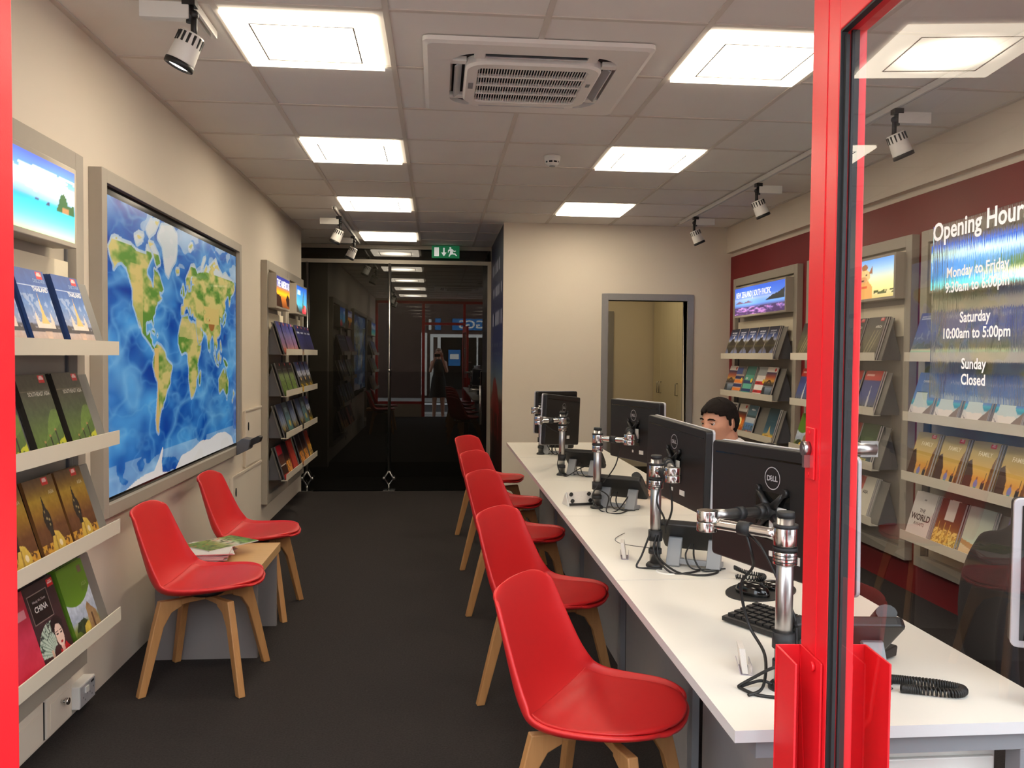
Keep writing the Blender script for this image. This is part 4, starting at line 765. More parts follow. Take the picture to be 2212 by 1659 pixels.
MB().box((.048, .0, .085), (.053, .03, .108)).build('switch', 'plastic', t); MB().box((.048, .06, .106), (.0495, .085, .114)).build('label_strip', 'black', t)
b = MB()
for (yy, zz) in ((-.02, .07), (.0, .055), (.02, .075), (.045, .07), (.065, .055), (.08, .08)): b.box((.048, yy, zz), (.0485, yy + .006, zz + .006))
b.build('pin_holes', 'dgrey', t)
t = thing('plastic_holder', 'dark grey plastic holder on the lower right map corner', 'holder', (LW + .075, 6.02, .80))
b = MB(); b.prism([(-.02, -.06), (.06, -.02), (.075, .05), (.02, .06), (-.02, .03)], 'y', -.04, .1); b.build('body', 'dgrey', t, bevel=.004)
b = MB(); b.prism([(.06, .0), (.13, .03), (.14, .065), (.12, .075), (.06, .045)], 'y', .0, .07); b.build('clip', 'black', t, bevel=.003)

# ---------------------------------------------------------------- red shell chairs
def shell_surface(ns, nt, s0=0., s1=1., inset=0., lift=0.):
    C = [(.250, .440), (.215, .447), (.12, .436), (.0, .418), (-.09, .412), (-.155, .428), (-.198, .482), (-.222, .555), (-.244, .635), (-.264, .71), (-.280, .77), (-.287, .788)]
    Wd = [.11, .178, .232, .245, .242, .234, .222, .210, .198, .187, .172, .150]
    LF = [.012, .022, .034, .046, .058, .072, .074, .062, .050, .040, .030, .024]
    n = len(C); rows = []
    cs = cat_rom([(x, w, z) for (x, z), w in zip(C, Wd)], 6); lf = cat_rom([(l, 0, 0) for l in LF], 6); m = len(cs)
    for i in range(ns):
        s = s0 + (s1 - s0) * i / (ns - 1); k = min(m - 2, int(s * (m - 1))); f = s * (m - 1) - k
        c = cs[k] * (1 - f) + cs[k + 1] * f; l = lf[k].x * (1 - f) + lf[k + 1].x * f
        d = (cs[min(k + 2, m - 1)] - cs[max(k - 1, 0)]); d = Vector((d.x, 0, d.z)).normalized(); N = Vector((-d.z, 0, d.x)) * -1
        if N.z < 0 and N.x < 0: N = -N
        N = Vector((d.z, 0, -d.x))
        row = []
        for j in range(nt):
            t = -1 + 2 * j / (nt - 1); w = max(.01, c.y - inset)
            fr = max(0, 1 - s / .16); bk = max(0, (s - .86) / .14); te = abs(t) * (1 - inset / c.y)
            P = Vector((c.x - .05 * fr * t * t, w * math.sin(t * PI / 2 * .96), c.z)) + N * (l * te ** 2.1 + lift * (1 - abs(t) ** 6))
            P.z -= .05 * bk * abs(t) ** 2.2; row.append(P)
        rows.append(row)
    return rows
def grid_mb(rows):
    b = MB(); nt = len(rows[0]); b.add([p for r in rows for p in r], [(i * nt + j, (i + 1) * nt + j, (i + 1) * nt + j + 1, i * nt + j + 1) for i in range(len(rows) - 1) for j in range(nt - 1)], 0, True); return b
def make_chair(label):
    t = thing('shell_chair', label, 'chair', group='red shell chairs')
    o = grid_mb(shell_surface(30, 17)).build('seat_shell', 'chair', t, fixn=False)
    so = o.modifiers.new('solid', 'SOLIDIFY'); so.thickness = .013; so.offset = 0; ss = o.modifiers.new('sub', 'SUBSURF'); ss.levels = 1; ss.render_levels = 2
    o = grid_mb(shell_surface(18, 17, .04, .46, .036, .016)).build('cushion', 'cushion', t, fixn=False)
    so = o.modifiers.new('solid', 'SOLIDIFY'); so.thickness = .010; so.offset = 0; ss = o.modifiers.new('sub', 'SUBSURF'); ss.levels = 1; ss.render_levels = 2
    MB().lathe([(0, .385), (.07, .385), (.08, .39), (.08, .405), (0, .406)], n=20).build('mount', 'black', t)
    b = MB()
    for s1, s2 in ((1, 1), (1, -1)):
        p = MB(); a = math.atan2(s2, s1); p.T = Matrix.Rotation(a, 4, 'Z'); p.prism([(-.205, .355), (-.205, .386), (.205, .386), (.205, .355), (.09, .362), (-.09, .362)], 'y', -.013, .013); b.v += p.v[:]; k = len(b.v) - len(p.v); b.f += [[i + k for i in f] for f in p.f]; b.m += p.m; b.sm += p.sm
    b.build('cross_frame', 'oak', t, bevel=.003)
    for a in (45, 135, 225, 315):
        b = MB(); b.T = Matrix.Rotation(math.radians(a), 4, 'Z')
        P = [(.13, .386), (.215, .392), (.242, .29), (.311, .0), (.278, .0), (.2, .28), (.165, .335), (.12, .355), (.12, .385)]
        b.prism(P, 'y', -.0155, .0155); b.build('leg', 'oak', t, bevel=.004)
    return t
ch0 = make_chair('red shell chair against left wall, nearer of two by the map'); ch0.location = (-1.02, 3.81, 0); ch0.rotation_euler = (0, 0, math.radians(-3))
dup(ch0, 'red shell chair behind the side table under the map', (-1.02, 4.81, 0), math.radians(-3))
for (x, y, r), lab in zip([(.475, 2.36, -32), (.475, 3.50, -34), (.47, 4.69, -34), (.465, 5.70, -34), (.455, 6.82, -34)],
        ['red shell chair closest to the camera at the white desk', 'second red shell chair along the desk from the camera', 'middle red shell chair of five along the desk', 'fourth red shell chair along the desk, second from farthest', 'farthest red shell chair at the end of the desk']):
    dup(ch0, lab, (x, y, 0), math.radians(r))
# side table
t = thing('side_table', 'low side table with wooden top and grey panel sides', 'table', (-1.12, 4.30, 0))
MB().box((-.21, -.28, .395), (.285, .27, .44)).build('table_top', 'tabletop', t, bevel=.002)
MB().box((-.2, -.25, 0), (.27, -.225, .395)).build('side_panel', 'warmgrey', t); MB().box((-.2, .225, 0), (.27, .25, .395)).build('side_panel', 'warmgrey', t); MB().box((-.2, -.225, .0), (-.18, .225, .395)).build('back_panel', 'warmgrey', t)
for k in range(11):
    m = MB(); th = .0048; a = math.radians(rng.uniform(-9, 9) + k * 1.2); m.T = Matrix.Translation((-1.14 + k * .003, 4.22 + rng.uniform(-.01, .01), .4402 + k * (th + .0004))) @ Matrix.Rotation(a, 4, 'Z')
    m.box((-.105, -.148, 0), (.105, .148, th * .82), 0).box((-.105, -.148, th * .82), (.105, .148, th), 1)
    o = m.build('magazine', ['pink', 'paper']); tag(o, 'thin pink-edged magazine in the pile on the side table', 'magazine', 'pile of magazines on the side table')
p = Pic(40, 56); c_garden(p)
m4 = Matrix.Translation((-1.08, 4.3, .5015)) @ Matrix.Rotation(math.radians(-38), 4, 'Z')
b = MB(); b.T = m4; b.box((-.105, -.148, -.0045), (.105, .148, 0), 0); o = b.build('magazine', 'paper'); tag(o, 'green and white magazine lying open-cornered on top of the pile', 'magazine')
q = pic_mb(p, .21, .296, O=(0, 0, 0), U=(1, 0, 0), V=(0, 1, 0), N=(0, 0, 1)); q.v = [m4 @ (Vector(v) + Vector((-.105, -.148, .0004))) for v in q.v]; q.build('cover', 'print', o, fixn=False)

# ---------------------------------------------------------------- the long desk in five sections
DXL, DXR, DT = .575, 1.285, .737
ys = [1.545, 2.63, 3.71, 4.79, 5.87, 6.90]; names = ['nearest the entrance', 'second from the entrance', 'at the middle of the row', 'fourth from the entrance', 'farthest, nearest the back wall']
for i in range(5):
    L_ = ys[i + 1] - ys[i] - .003
    t = thing('desk', 'white-topped grey-framed desk section ' + names[i], 'desk', (DXL, ys[i], 0), group='row of joined white desks')
    b = MB().box((0, 0, DT - .024), (DXR - DXL, L_, DT), 0); o = b.build('worktop', ['white', 'edge'], t)
    for pl in o.data.polygons:
        if abs(pl.normal.z) < .5: pl.material_index = 1
    MB().box((.05, .02, DT - .065), (.64, .06, DT - .0245)).box((.05, L_ - .06, DT - .065), (.64, L_ - .02, DT - .0245)).box((.30, .06, DT - .06), (.34, L_ - .06, DT - .03)).build('frame_beam', 'grey', t)
    for y_ in (.02, L_ - .065):
        for x_ in ((.60,) if 1 else ()):
            MB().box((x_, y_, 0), (x_ + .05, y_ + .045, DT - .0655)).build('leg', 'grey', t, bevel=.002)
    MB().box((.265, .02, 0), (.29, .07, DT - .066)).build('leg', 'grey', t, bevel=.002)
    MB().box((.27, .075, .02), (.288, L_ - .07, DT - .066)).build('modesty_panel', 'greygloss', t)
t = thing('pedestal', 'white drawer pedestal under the near end of the desk', 'drawer unit', (DXL + .30, 1.64, 0))
MB().box((0, 0, .02), (.30, .5, .64)).build('carcass', 'plastic', t, bevel=.004)
for k in range(3): MB().box((.01, -.012, .05 + k * .195), (.29, -.0005, .238 + k * .195)).build('drawer', 'plastic', t, bevel=.003)

# ---------------------------------------------------------------- monitors, arms and desk things
MW, MH = .50, .318
def make_monitor(label):
    t = thing('monitor', label, 'monitor', group='black computer monitors')       # origin: top left corner seen from behind, back faces -y
    P = [(x + MW / 2, z - MH / 2) for x, z in rr(MW / 2, MH / 2, .014, 4)]; Q = [(x + MW / 2, z - MH / 2) for x, z in rr(MW / 2 - .002, MH / 2 - .002, .012, 4)]
    MB().prism(Q, 'y', -.006, .022).build('back_cover', 'black', t, bevel=.004); MB().prism(P, 'y', .0222, .032).build('bezel', 'silver', t, bevel=.002)
    MB().box((.016, .0322, -MH + .016), (MW - .016, .034, -.016)).build('screen', 'blackgloss', t)
    MB().box((.02, -.0075, -.034), (MW - .02, -.0055, -.03)).build('vent_line', 'blackgloss', t)
    b = MB(); cx_, cz_ = MW / 2, -.078; n = 40
    A = [(cx_ + .0285 * math.cos(2 * PI * k / n), cz_ + .0285 * math.sin(2 * PI * k / n)) for k in range(n)]; B = [(cx_ + .0262 * math.cos(2 * PI * k / n), cz_ + .0262 * math.sin(2 * PI * k / n)) for k in range(n)]
    b.add([(x, -.0072, z) for x, z in A] + [(x, -.0072, z) for x, z in B], [(k, (k + 1) % n, (k + 1) % n + n, k + n) for k in range(n)])
    x0 = cx_ - .0205
    for ch, dx, an in (('D', 0, 0), ('E', .0118, .42), ('L', .0215, 0), ('L', .0305, 0)):
        tv, tf = text2d(ch, .0185, .03); m = Matrix.Rotation(an, 2)
        w_ = [m @ (Vector((x, y)) - Vector((.005, .0065))) + Vector((.005, .0065)) for x, y in tv]
        b.add([(x0 + dx + v.x, -.0074, cz_ - .0065 + v.y) for v in w_], tf)
    b.build('round_badge', 'silver', t, fixn=False)
    MB().box((MW / 2 - .062, -.0068, -MH / 2 - .075), (MW / 2 + .062, -.0055, -MH / 2 + .045)).build('mount_recess', 'blackgloss', t)
    MB().box((MW / 2 - .01, -.0078, -MH / 2 - .045), (MW / 2 + .052, -.0069, -MH / 2 + .012)).build('sticker', 'plastic', t)
    b = MB()
    for sx in (-1, 1):
        for sz in (-1, 1): b.tube([(MW / 2 + sx * .008, -.016, -MH / 2 + sz * .008), (MW / 2 + sx * .03, -.013, -MH / 2 + sz * .03), (MW / 2 + sx * .05, -.011, -MH / 2 + sz * .05)], [.012, .008, .007]).cyl((MW / 2 + sx * .05, -.018, -MH / 2 + sz * .05), (MW / 2 + sx * .05, -.006, -MH / 2 + sz * .05), .011)
    b.cyl((MW / 2, -.028, -MH / 2), (MW / 2, -.008, -MH / 2), .02); b.build('mount_plate', 'black', t)
    MB().box((MW * .5 - .01, -.0072, -MH + .045), (MW * .5 + .002, -.0058, -MH + .058)).build('port_label', 'plastic', t); MB().box((MW * .62, -.0072, -MH + .042), (MW * .7, -.0058, -MH + .062)).build('port_label', 'plastic', t)
    return t
mons = [((.762, 2.25, 1.231), (.912, 1.778, 1.237), 'large black monitor nearest the red door post, back facing camera'),
        ((.889, 3.45, 1.215), (.98, 2.96, 1.190), 'second monitor from camera, its silver edge beside the man'),
        ((.957, 4.55, 1.226), (1.107, 4.07, 1.228), 'middle monitor along the desk, before the open doorway'),
        ((.667, 5.10, 1.226), (.945, 5.51, 1.183), 'fourth monitor along the desk, logo turned to the left'),
        ((.745, 6.2, 1.193), (1.10, 6.55, 1.180), 'farthest monitor, mostly hidden behind the fourth one')]
mon0 = None; centres = []
for tl, tr, lab in mons:
    a, c = Vector(tl), Vector(tr); ex = (c - a).normalized(); ez = Vector((0, 0, 1)); ey = ez.cross(ex).normalized(); ez = ex.cross(ey)
    m4 = Matrix((( *ex, ),( *ey, ),( *ez, ))).transposed().to_4x4(); m4.translation = a
    if mon0 is None: mon0 = make_monitor(lab); mm = mon0
    else: mm = dup(mon0, lab)
    mm.matrix_world = m4; centres.append(m4 @ Vector((MW / 2, -.03, -MH / 2)))
m4 = Matrix.Translation((1.215, 1.66, 1.165)) @ Matrix.Rotation(math.radians(-24), 4, 'Z'); mm = dup(mon0, 'silver-edged monitor cut off by the right picture border', M4=m4 @ Matrix.Translation((MW, .03, 0)) @ Matrix.Rotation(PI, 4, 'Z'))
centres.append(m4 @ Vector((MW / 2, .06, -MH / 2)))
def make_arm(label, post, elbow, head, ztop):
    t = thing('monitor_stand', label, 'monitor stand', (post[0], post[1], DT), group='silver monitor stands')
    H_ = ztop - DT; E_ = Vector((elbow[0] - post[0], elbow[1] - post[1], H_ - .052)); Hd = Vector(head) - Vector((post[0], post[1], DT))
    MB().cyl((0, 0, .014), (0, 0, H_ - .012), .0185, n=28).build('post', 'alu', t); MB().lathe([(0, 0), (.031, 0), (.031, .006), (.024, .014), (.0185, .015)], n=28).build('base', 'black', t)
    MB().cyl((0, 0, H_ - .012), (0, 0, H_), .0195, .018, n=28).build('cap', 'rubber', t)
    c0 = H_ - .052
    MB().cyl((0, 0, c0 - .021), (0, 0, c0 + .019), .0255, n=28).cyl((0, 0, c0 - .062), (0, 0, c0 - .034), .0255, n=28).build('collar', 'chrome', t, bevel=.001)
    for z in (c0 + .021, c0 - .028): MB().cyl((0, 0, z - .004), (0, 0, z + .004), .0262, n=28).build('collar_ring', 'rubber', t)
    for z in (c0 - .041, c0 - .048, c0 - .055): MB().cyl((0, 0, z - .001), (0, 0, z + .001), .0258, n=28).build('collar_ring', 'rubber', t)
    d = (E_ - Vector((0, 0, c0)))
    MB().tube([Vector((0, 0, c0)) + d * .09, Vector((0, 0, c0)) + d * .2, Vector((0, 0, c0)) + d * .8, Vector((0, 0, c0)) + d * .95], [.016, .0125, .0125, .016], n=16).build('lower_arm', 'chrome', t)
    e = E_
    MB().cyl((e.x, e.y, e.z - .02), (e.x, e.y, e.z + .002), .0245, n=28).cyl((e.x, e.y, e.z + .004), (e.x, e.y, e.z + .028), .0245, n=28).build('elbow_joint', 'chrome', t, bevel=.001)
    a = Vector((e.x, e.y, e.z + .016)); d2 = Hd - a
    MB().tube([a + d2 * .08, a + d2 * .3, a + d2 * .86], [.014, .012, .012], n=14).build('upper_arm', 'alu', t); MB().tube([a + d2 * .84, Hd], [.017, .02], n=14).sph(tuple(Hd), .022).build('head_joint', 'black', t)
    k = Vector((0, 0, c0)) + d * .5
    MB().tube([k - d.normalized() * .014, k + d.normalized() * .014], .0165, n=12).build('cable_strap', 'rubber', t); MB().tube([a + d2 * .5, a + d2 * .6], .016, n=12).build('cable_strap', 'rubber', t)
    MB().cyl((0, 0, .045), (0, 0, .062), .0225).build('cable_strap', 'rubber', t); MB().cyl((0, 0, .09), (0, 0, .125), .024).build('cable_strap', 'rubber', t)
    return t
arms = [((.752, 1.74), (.628, 1.89), 'silver monitor arm nearest the camera, left of the red post', 1.124), ((.748, 2.80), (.765, 2.66), 'silver monitor arm in front of the second monitor', 1.12), ((.757, 3.90), (.885, 3.80), 'silver monitor arm beside the desktop sign wedge', 1.12),
        ((.751, 4.99), (.60, 4.93), 'silver monitor arm in front of the fourth monitor', 1.12), ((.756, 6.06), (.70, 6.0), 'silver monitor arm farthest along the desk', 1.11)]
for (p_, e_, lab, zt), c in zip(arms, centres): make_arm(lab, p_, e_, c, zt)
make_arm('silver monitor arm at the desk corner beyond right border', (1.25, 1.60), (1.30, 1.68), centres[5], 1.06)
def cable(label, paths, r=.0035, grp='black computer cables'):
    b = MB()
    for P in paths: b.tube(cat_rom(P, 8), r, n=6)
    o = b.build('cable', 'cable', fixn=False); tag(o, label, 'cable', grp)
z = DT + .004
cable('black cable hanging from the near monitor arm to the desk', [[(.69, 1.82, 1.075), (.70, 1.80, 1.02), (.715, 1.83, .98), (.70, 1.86, .93), (.72, 1.86, .84), (.735, 1.80, .79), (.70, 1.72, .75), (.66, 1.70, z)]])
cable('black cable running down the near arm post', [[(.70, 1.84, 1.06), (.725, 1.80, 1.03), (.755, 1.76, .95), (.778, 1.738, .88), (.775, 1.735, .80), (.79, 1.77, .745)]])
cable('loop of black cable on the desk left of the near post', [[(.76, 1.69, .80), (.72, 1.70, .80), (.68, 1.73, .765), (.655, 1.745, z), (.70, 1.74, .755), (.725, 1.735, .75)], [(.655, 1.745, z), (.68, 1.70, z), (.74, 1.68, z), (.80, 1.69, z)]])
cable('black cables around the foot of the second arm', [[(.76, 2.74, 1.06), (.73, 2.72, .98), (.755, 2.72, .92), (.775, 2.765, .86)], [(.765, 2.70, 1.05), (.785, 2.73, .95), (.775, 2.765, .88)], [(.745, 2.775, .85), (.735, 2.76, .79), (.775, 2.70, z), (.83, 2.69, z), (.88, 2.72, z)], [(.755, 2.775, .85), (.75, 2.76, .78), (.80, 2.70, z), (.87, 2.66, z), (.93, 2.69, z), (.95, 2.75, z)], [(.73, 2.79, .86), (.70, 2.79, .78), (.68, 2.78, z), (.72, 2.76, z), (.76, 2.75, z)]])
cable('black cables around the foot of the third arm', [[(.757, 3.87, .85), (.72, 3.83, .80), (.76, 3.80, z), (.83, 3.80, z), (.90, 3.86, .80)], [(.76, 3.875, .83), (.80, 3.84, .80), (.78, 3.78, z), (.83, 3.74, z), (.88, 3.80, z)], [(.86, 3.86, 1.07), (.84, 3.87, .95), (.785, 3.89, .86)]], .003)
cable('black cables around the foot of the fourth arm', [[(.74, 4.97, .88), (.72, 4.95, .80), (.76, 4.92, z), (.85, 4.95, .78), (.92, 5.0, .80)], [(.64, 4.95, 1.05), (.68, 4.96, 1.02), (.72, 4.97, 1.0)]], .003)
cable('black cables around the foot of the farthest arm', [[(.77, 6.03, .9), (.80, 6.0, .80), (.86, 6.02, z), (.92, 6.08, .79)], [(.76, 6.04, .85), (.80, 6.03, .84), (.84, 6.06, .80), (.83, 6.0, z)]], .003)
cable('thin lead looping over the desk behind the second post', [[(.735, 2.80, .80), (.70, 2.95, .775), (.685, 3.08, .755), (.70, 3.22, z), (.76, 3.32, z)]], .0012)
b = None
def coil(path, R, r, turns, label):
    P = cat_rom(path, 24); n = len(P); out = []; tot = turns * 10
    for i in range(tot):
        s = i / (tot - 1) * (n - 1); k = min(n - 2, int(s)); f = s - k; c = P[k] * (1 - f) + P[k + 1] * f; d = (P[k + 1] - P[k]).normalized(); u = Vector((0, 0, 1)); w = d.cross(u).normalized(); a = i / 10 * 2 * PI
        out.append(c + (u * math.cos(a) + w * math.sin(a)) * R)
    o = MB().tube(out, r, n=5).build('coiled_cord', 'cable', fixn=False); tag(o, label, 'phone cord', 'coiled phone cords')
coil([(1.0, 1.75, .748), (1.04, 1.74, .747), (1.10, 1.715, .747), (1.128, 1.685, .747), (1.10, 1.665, .747), (1.03, 1.69, .747), (1.0, 1.70, .747)], .0075, .0028, 62, 'coiled black phone cord looped at the near right desk corner')
coil([(.985, 2.68, .76), (1.02, 2.66, .748), (1.06, 2.62, .747), (1.03, 2.58, .747), (.97, 2.62, .747)], .006, .0024, 34, 'coiled black phone cord behind the near monitor')
def make_phone(label):
    t = thing('desk_phone', label, 'phone', group='black desk phones')   # local: back faces -y, keypad faces +y tilted
    b = MB(); b.T = Matrix.Translation((0, -.02, .125)) @ Matrix.Rotation(math.radians(-42), 4, 'X'); b.prism([(x, y) for x, y in rr(.115, .10, .02, 4)], 'z', -.016, .014); b.build('body', 'black', t, bevel=.006)
    b = MB(); b.T = Matrix.Translation((0, -.02, .125)) @ Matrix.Rotation(math.radians(-42), 4, 'X'); b.tube([(.085, -.085, .03), (.088, -.04, .045), (.088, .04, .045), (.085, .085, .03)], [.022, .015, .015, .022], n=12); b.build('handset', 'black', t)
    b = MB(); b.T = Matrix.Translation((0, -.02, .125)) @ Matrix.Rotation(math.radians(-42), 4, 'X'); b.box((-.09, .03, .0142), (.04, .085, .017)); b.build('display', 'blackgloss', t)
    for sx in (-1, 1):
        MB().prism([(-.09, 0), (-.10, .008), (-.045, .115), (-.02, .12), (-.035, .095), (-.05, .03), (.0, .02), (.0, 0)], 'x', sx * .065 - .022, sx * .065 + .022).build('stand_leg', 'greyp', t, bevel=.002)
    MB().box((-.045, -.085, .012), (.045, -.072, .035)).build('stand_bar', 'greyp', t, bevel=.002)
    b = MB(); b.tube(cat_rom([(-.01, -.07, .10), (-.02, -.11, .06), (.0, -.12, .01), (.05, -.10, .006), (.1, -.06, .006)], 6), .003, n=6).tube(cat_rom([(.0, -.07, .10), (.01, -.12, .05), (.04, -.13, .006), (.09, -.09, .006)], 6), .003, n=6); b.build('lead', 'cable', t, fixn=False)
    return t
ph = make_phone('black desk phone on grey stand beside the second arm'); ph.location = (.905, 2.83, DT); ph.rotation_euler = (0, 0, math.radians(-28)); ph.scale = (1.05, .86, .80)
dup(ph, 'black desk phone beside the third arm', (.885, 3.93, DT), math.radians(-34)); dup(ph, 'black desk phone before the fourth monitor', (.90, 5.02, DT), math.radians(-30))
dup(ph, 'farthest black desk phone behind the fourth monitor', (.88, 6.1, DT), math.radians(-20)); dup(ph, 'black desk phone half hidden behind the red door post', (.90, 1.80, DT), math.radians(-6))
def make_mouse(label):
    t = thing('mouse', label, 'mouse', group='black computer mice'); b = MB()
    b.lathe([(.036, 0), (.037, .01), (.032, .024), (.02, .034), (.0, .037)], n=20); b.v = [Vector((v[0] * .85, v[1] * 1.5, v[2])) for v in b.v]; b.build('shell', 'blackgloss', t); MB().cyl((-.004, -.028, .034), (.004, -.028, .034), .006, n=10).build('scroll_wheel', 'rubber', t); return t
t = thing('mouse_mat', 'black rounded mouse mat on the near desk', 'mouse mat', (.995, 2.475, DT)); b = MB(); b.T = Matrix.Rotation(math.radians(35), 4, 'Z'); b.prism([(.135 * math.cos(a / 40 * 2 * PI), .088 * math.sin(a / 40 * 2 * PI)) for a in range(40)], 'z', 0, .004); b.build('pad', 'black', t)
b = MB(); b.T = Matrix.Rotation(math.radians(35), 4, 'Z') @ Matrix.Translation((.06, -.01, 0)); b.lathe([(.04, .004), (.042, .012), (.03, .022), (0, .026)], n=20); b.build('wrist_rest', 'blackgloss', t)
m0 = make_mouse('glossy black mouse on the rounded mat, near desk'); m0.location = (.955, 2.44, DT + .004); m0.rotation_euler = (0, 0, .7)
dup(m0, 'glossy black mouse behind the phone by the second arm', (.985, 3.08, DT), .5)
t = thing('keyboard', 'black keyboard on the near desk behind the arm post', 'keyboard', (.935, 2.06, DT), math.radians(-60))
MB().prism([(-.07, .004), (-.07, .016), (.07, .03), (.075, .026), (.07, .004)], 'x', -.20, .22).build('case', 'black', t, bevel=.002)
b = MB()
for r in range(5):
    for c in range(17):
        y_ = -.056 + r * .025; x_ = -.19 + c * .0235; zz = .0195 + (y_ + .056) * .1; b.box((x_, y_, zz - .003), (x_ + .019, y_ + .019, zz + .006))
b.build('keys', 'black', t, bevel=.001); MB().box((-.195, .06, 0), (-.17, .07, .01)).build('foot', 'black', t)
def make_cards(label):
    t = thing('card_holder', label, 'card holder', group='clear card holders'); MB().box((-.006, -.047, 0), (.03, .047, .003)).box((.028, -.047, .003), (.03, .047, .03)).prism([(-.006, .003), (-.012, .03), (-.014, .03), (-.008, .003)], 'y', -.047, .047).build('tray', 'acrylic', t)
    MB().prism([(.0, .004), (.018, .004), (.006, .085), (-.012, .085)], 'y', -.043, .043).build('business_cards', 'paper', t); return t
c0 = make_cards('clear business card holder nearest the camera on the desk'); c0.location = (.70, 1.85, DT); c0.rotation_euler = (0, 0, math.radians(-14)); c0.scale = (.7, .7, .7)
dup(c0, 'clear business card holder farther along by the second arm', (.665, 2.93, DT), math.radians(-14))
t = thing('desktop_sign', 'small wedge sign with four black knobs by the third arm', 'sign', (.69, 4.0, DT), math.radians(12))
MB().prism([(-.045, 0), (-.005, .062), (.04, 0)], 'x', -.075, .11).build('wedge', 'plastic', t, bevel=.001); 
b = MB(); b.T = Matrix.Translation((0, -.047, .002)) @ Matrix.Rotation(math.radians(57), 4, 'X')
b.box((-.07, 0, 0), (.105, .072, .004)); b.build('plate', 'paper', t)
b = MB(); b.T = Matrix.Translation((0, -.047, .002)) @ Matrix.Rotation(math.radians(57), 4, 'X'); b.box((-.07, 0, .004), (.105, .012, .006)); b.build('black_edge', 'black', t)
for x_ in (-.052, .04):
    for y_ in (.022, .056):
        b = MB(); b.T = Matrix.Translation((0, -.047, .002)) @ Matrix.Rotation(math.radians(57), 4, 'X'); b.cyl((x_, y_, .004), (x_, y_, .014), .009); b.build('knob', 'black', t)
t = thing('notebook', 'white spiral notebook beside the man\'s hand', 'notebook', (1.02, 4.30, DT), .3)
MB().box((-.08, -.12, 0), (.09, .12, .008)).build('pages', 'paper', t); b = MB()
for k in range(24): b.tube([(-.08, -.11 + k * .0095, .004), (-.088, -.11 + k * .0095, .008), (-.08, -.11 + k * .0095, .012), (-.074, -.11 + k * .0095, .009)], .0012, n=5)
b.build('spiral', 'alu', t)
t = thing('cable_port', 'round white cable port in the desk at second arm', 'cable port', (.775, 2.73, DT)); MB().lathe([(0, .0005), (.03, .0005), (.034, .002), (.04, .002), (.042, 0)], n=28).build('ring', 'plastic', t)
# office chairs
def make_office(label):
    t = thing('office_chair', label, 'chair', group='black office chairs')
    rows = []
    for i in range(14):
        s = i / 13; zz = .50 + .50 * s; hw = .235 * (1 - (abs(s - .42) / .62) ** 3.2 * .75) ; x0 = -.21 - .05 * math.sin(s * PI) * -1 - .07 * s
        rows.append([Vector((x0 + .05 * (abs(j - 5) / 5) ** 2, hw * (j - 5) / 5, zz - (.05 * (abs(j - 5) / 5) ** 3 if s > .85 else 0))) for j in range(11)])
    o = grid_mb(rows).build('backrest', 'fabric', t, fixn=False); so = o.modifiers.new('s', 'SOLIDIFY'); so.thickness = .055; so.offset = -1; ss = o.modifiers.new('u', 'SUBSURF'); ss.levels = 1; ss.render_levels = 2
    o = MB().prism(rr(.24, .24, .08, 5), 'z', .43, .50).build('seat', 'fabric', t, bevel=.02)
    MB().tube([(-.15, 0, .42), (-.29, 0, .42), (-.31, 0, .55), (-.29, 0, .66)], .018).build('back_bar', 'black', t)
    MB().cyl((0, 0, .09), (0, 0, .43), .025).build('gas_lift', 'black', t)
    for k in range(5):
        a = 2 * PI * k / 5; c, s_ = math.cos(a), math.sin(a); MB().tube([(0, 0, .10), (.16 * c, .16 * s_, .085), (.29 * c, .29 * s_, .065)], [.025, .02, .014]).build('base_leg', 'black', t); MB().cyl((.3 * c - .02 * s_, .3 * s_ + .02 * c, .026), (.3 * c + .02 * s_, .3 * s_ - .02 * c, .026), .026, n=14).build('castor', 'rubber', t)
    return t
oc = make_office('black office chair with rounded back seen through door glass'); oc.location = (1.50, 2.36, 0); oc.rotation_euler = (0, 0, math.radians(160))
dup(oc, 'black office chair the man sits on', (1.50, 4.22, 0), math.radians(185))

# ---------------------------------------------------------------- red glass entrance door, standing open
DA = math.radians(4.0)
def dpt(n, s): return (n * math.cos(DA) + s * math.sin(DA), -n * math.sin(DA) + s * math.cos(DA))
ox, oy = dpt(.551, .57)
DM = Matrix.Translation((ox, oy, 0)) @ Matrix.Rotation(-DA, 4, 'Z')     # local x: through the door, y: towards its free edge
door = bpy.data.objects.new('door_2', None); COL.objects.link(door); door.matrix_world = DM
tag(door, 'red-framed glass shop door standing open on the right', 'door', kind='structure')
DL = .9075; ST = .116
MB().box((0, DL - ST, .02), (.045, DL, 2.12)).build('lock_stile', 'red', door, bevel=.002)
MB().box((-.0012, DL - .07, .02), (0, DL - .068, 2.12)).build('stile_joint', 'red', door)
MB().box((0, 0, .02), (.045, .09, 2.12)).build('hinge_stile', 'red', door, bevel=.002)
MB().box((0, .09, 1.985), (.045, DL - ST, 2.12)).build('top_rail', 'red', door, bevel=.002); MB().box((0, .09, .02), (.045, DL - ST, .16)).build('bottom_rail', 'red', door, bevel=.002)
MB().box((.012, .088, .155), (.018, DL - ST + .004, 1.99)).build('glass_pane', 'glass', door)
for a, c in (((.001, DL - ST - .004, .16), (.0118, DL - ST - .0005, 1.981)), ((.001, .0905, 1.981), (.0118, DL - ST - .0005, 1.9845)), ((.001, .0905, .1605), (.0118, .094, 1.981))): MB().box(a, c).build('gasket', 'rubber', door)
for a, c in (((.006, DL - ST - .012, .16), (.0118, DL - ST - .0045, 1.975)), ((.0182, DL - ST - .006, .16), (.03, DL - ST - .0005, 1.984))): MB().box(a, c).build('glazing_bead', 'rubber', door)
b = MB(); r_ = np.random.default_rng(3)
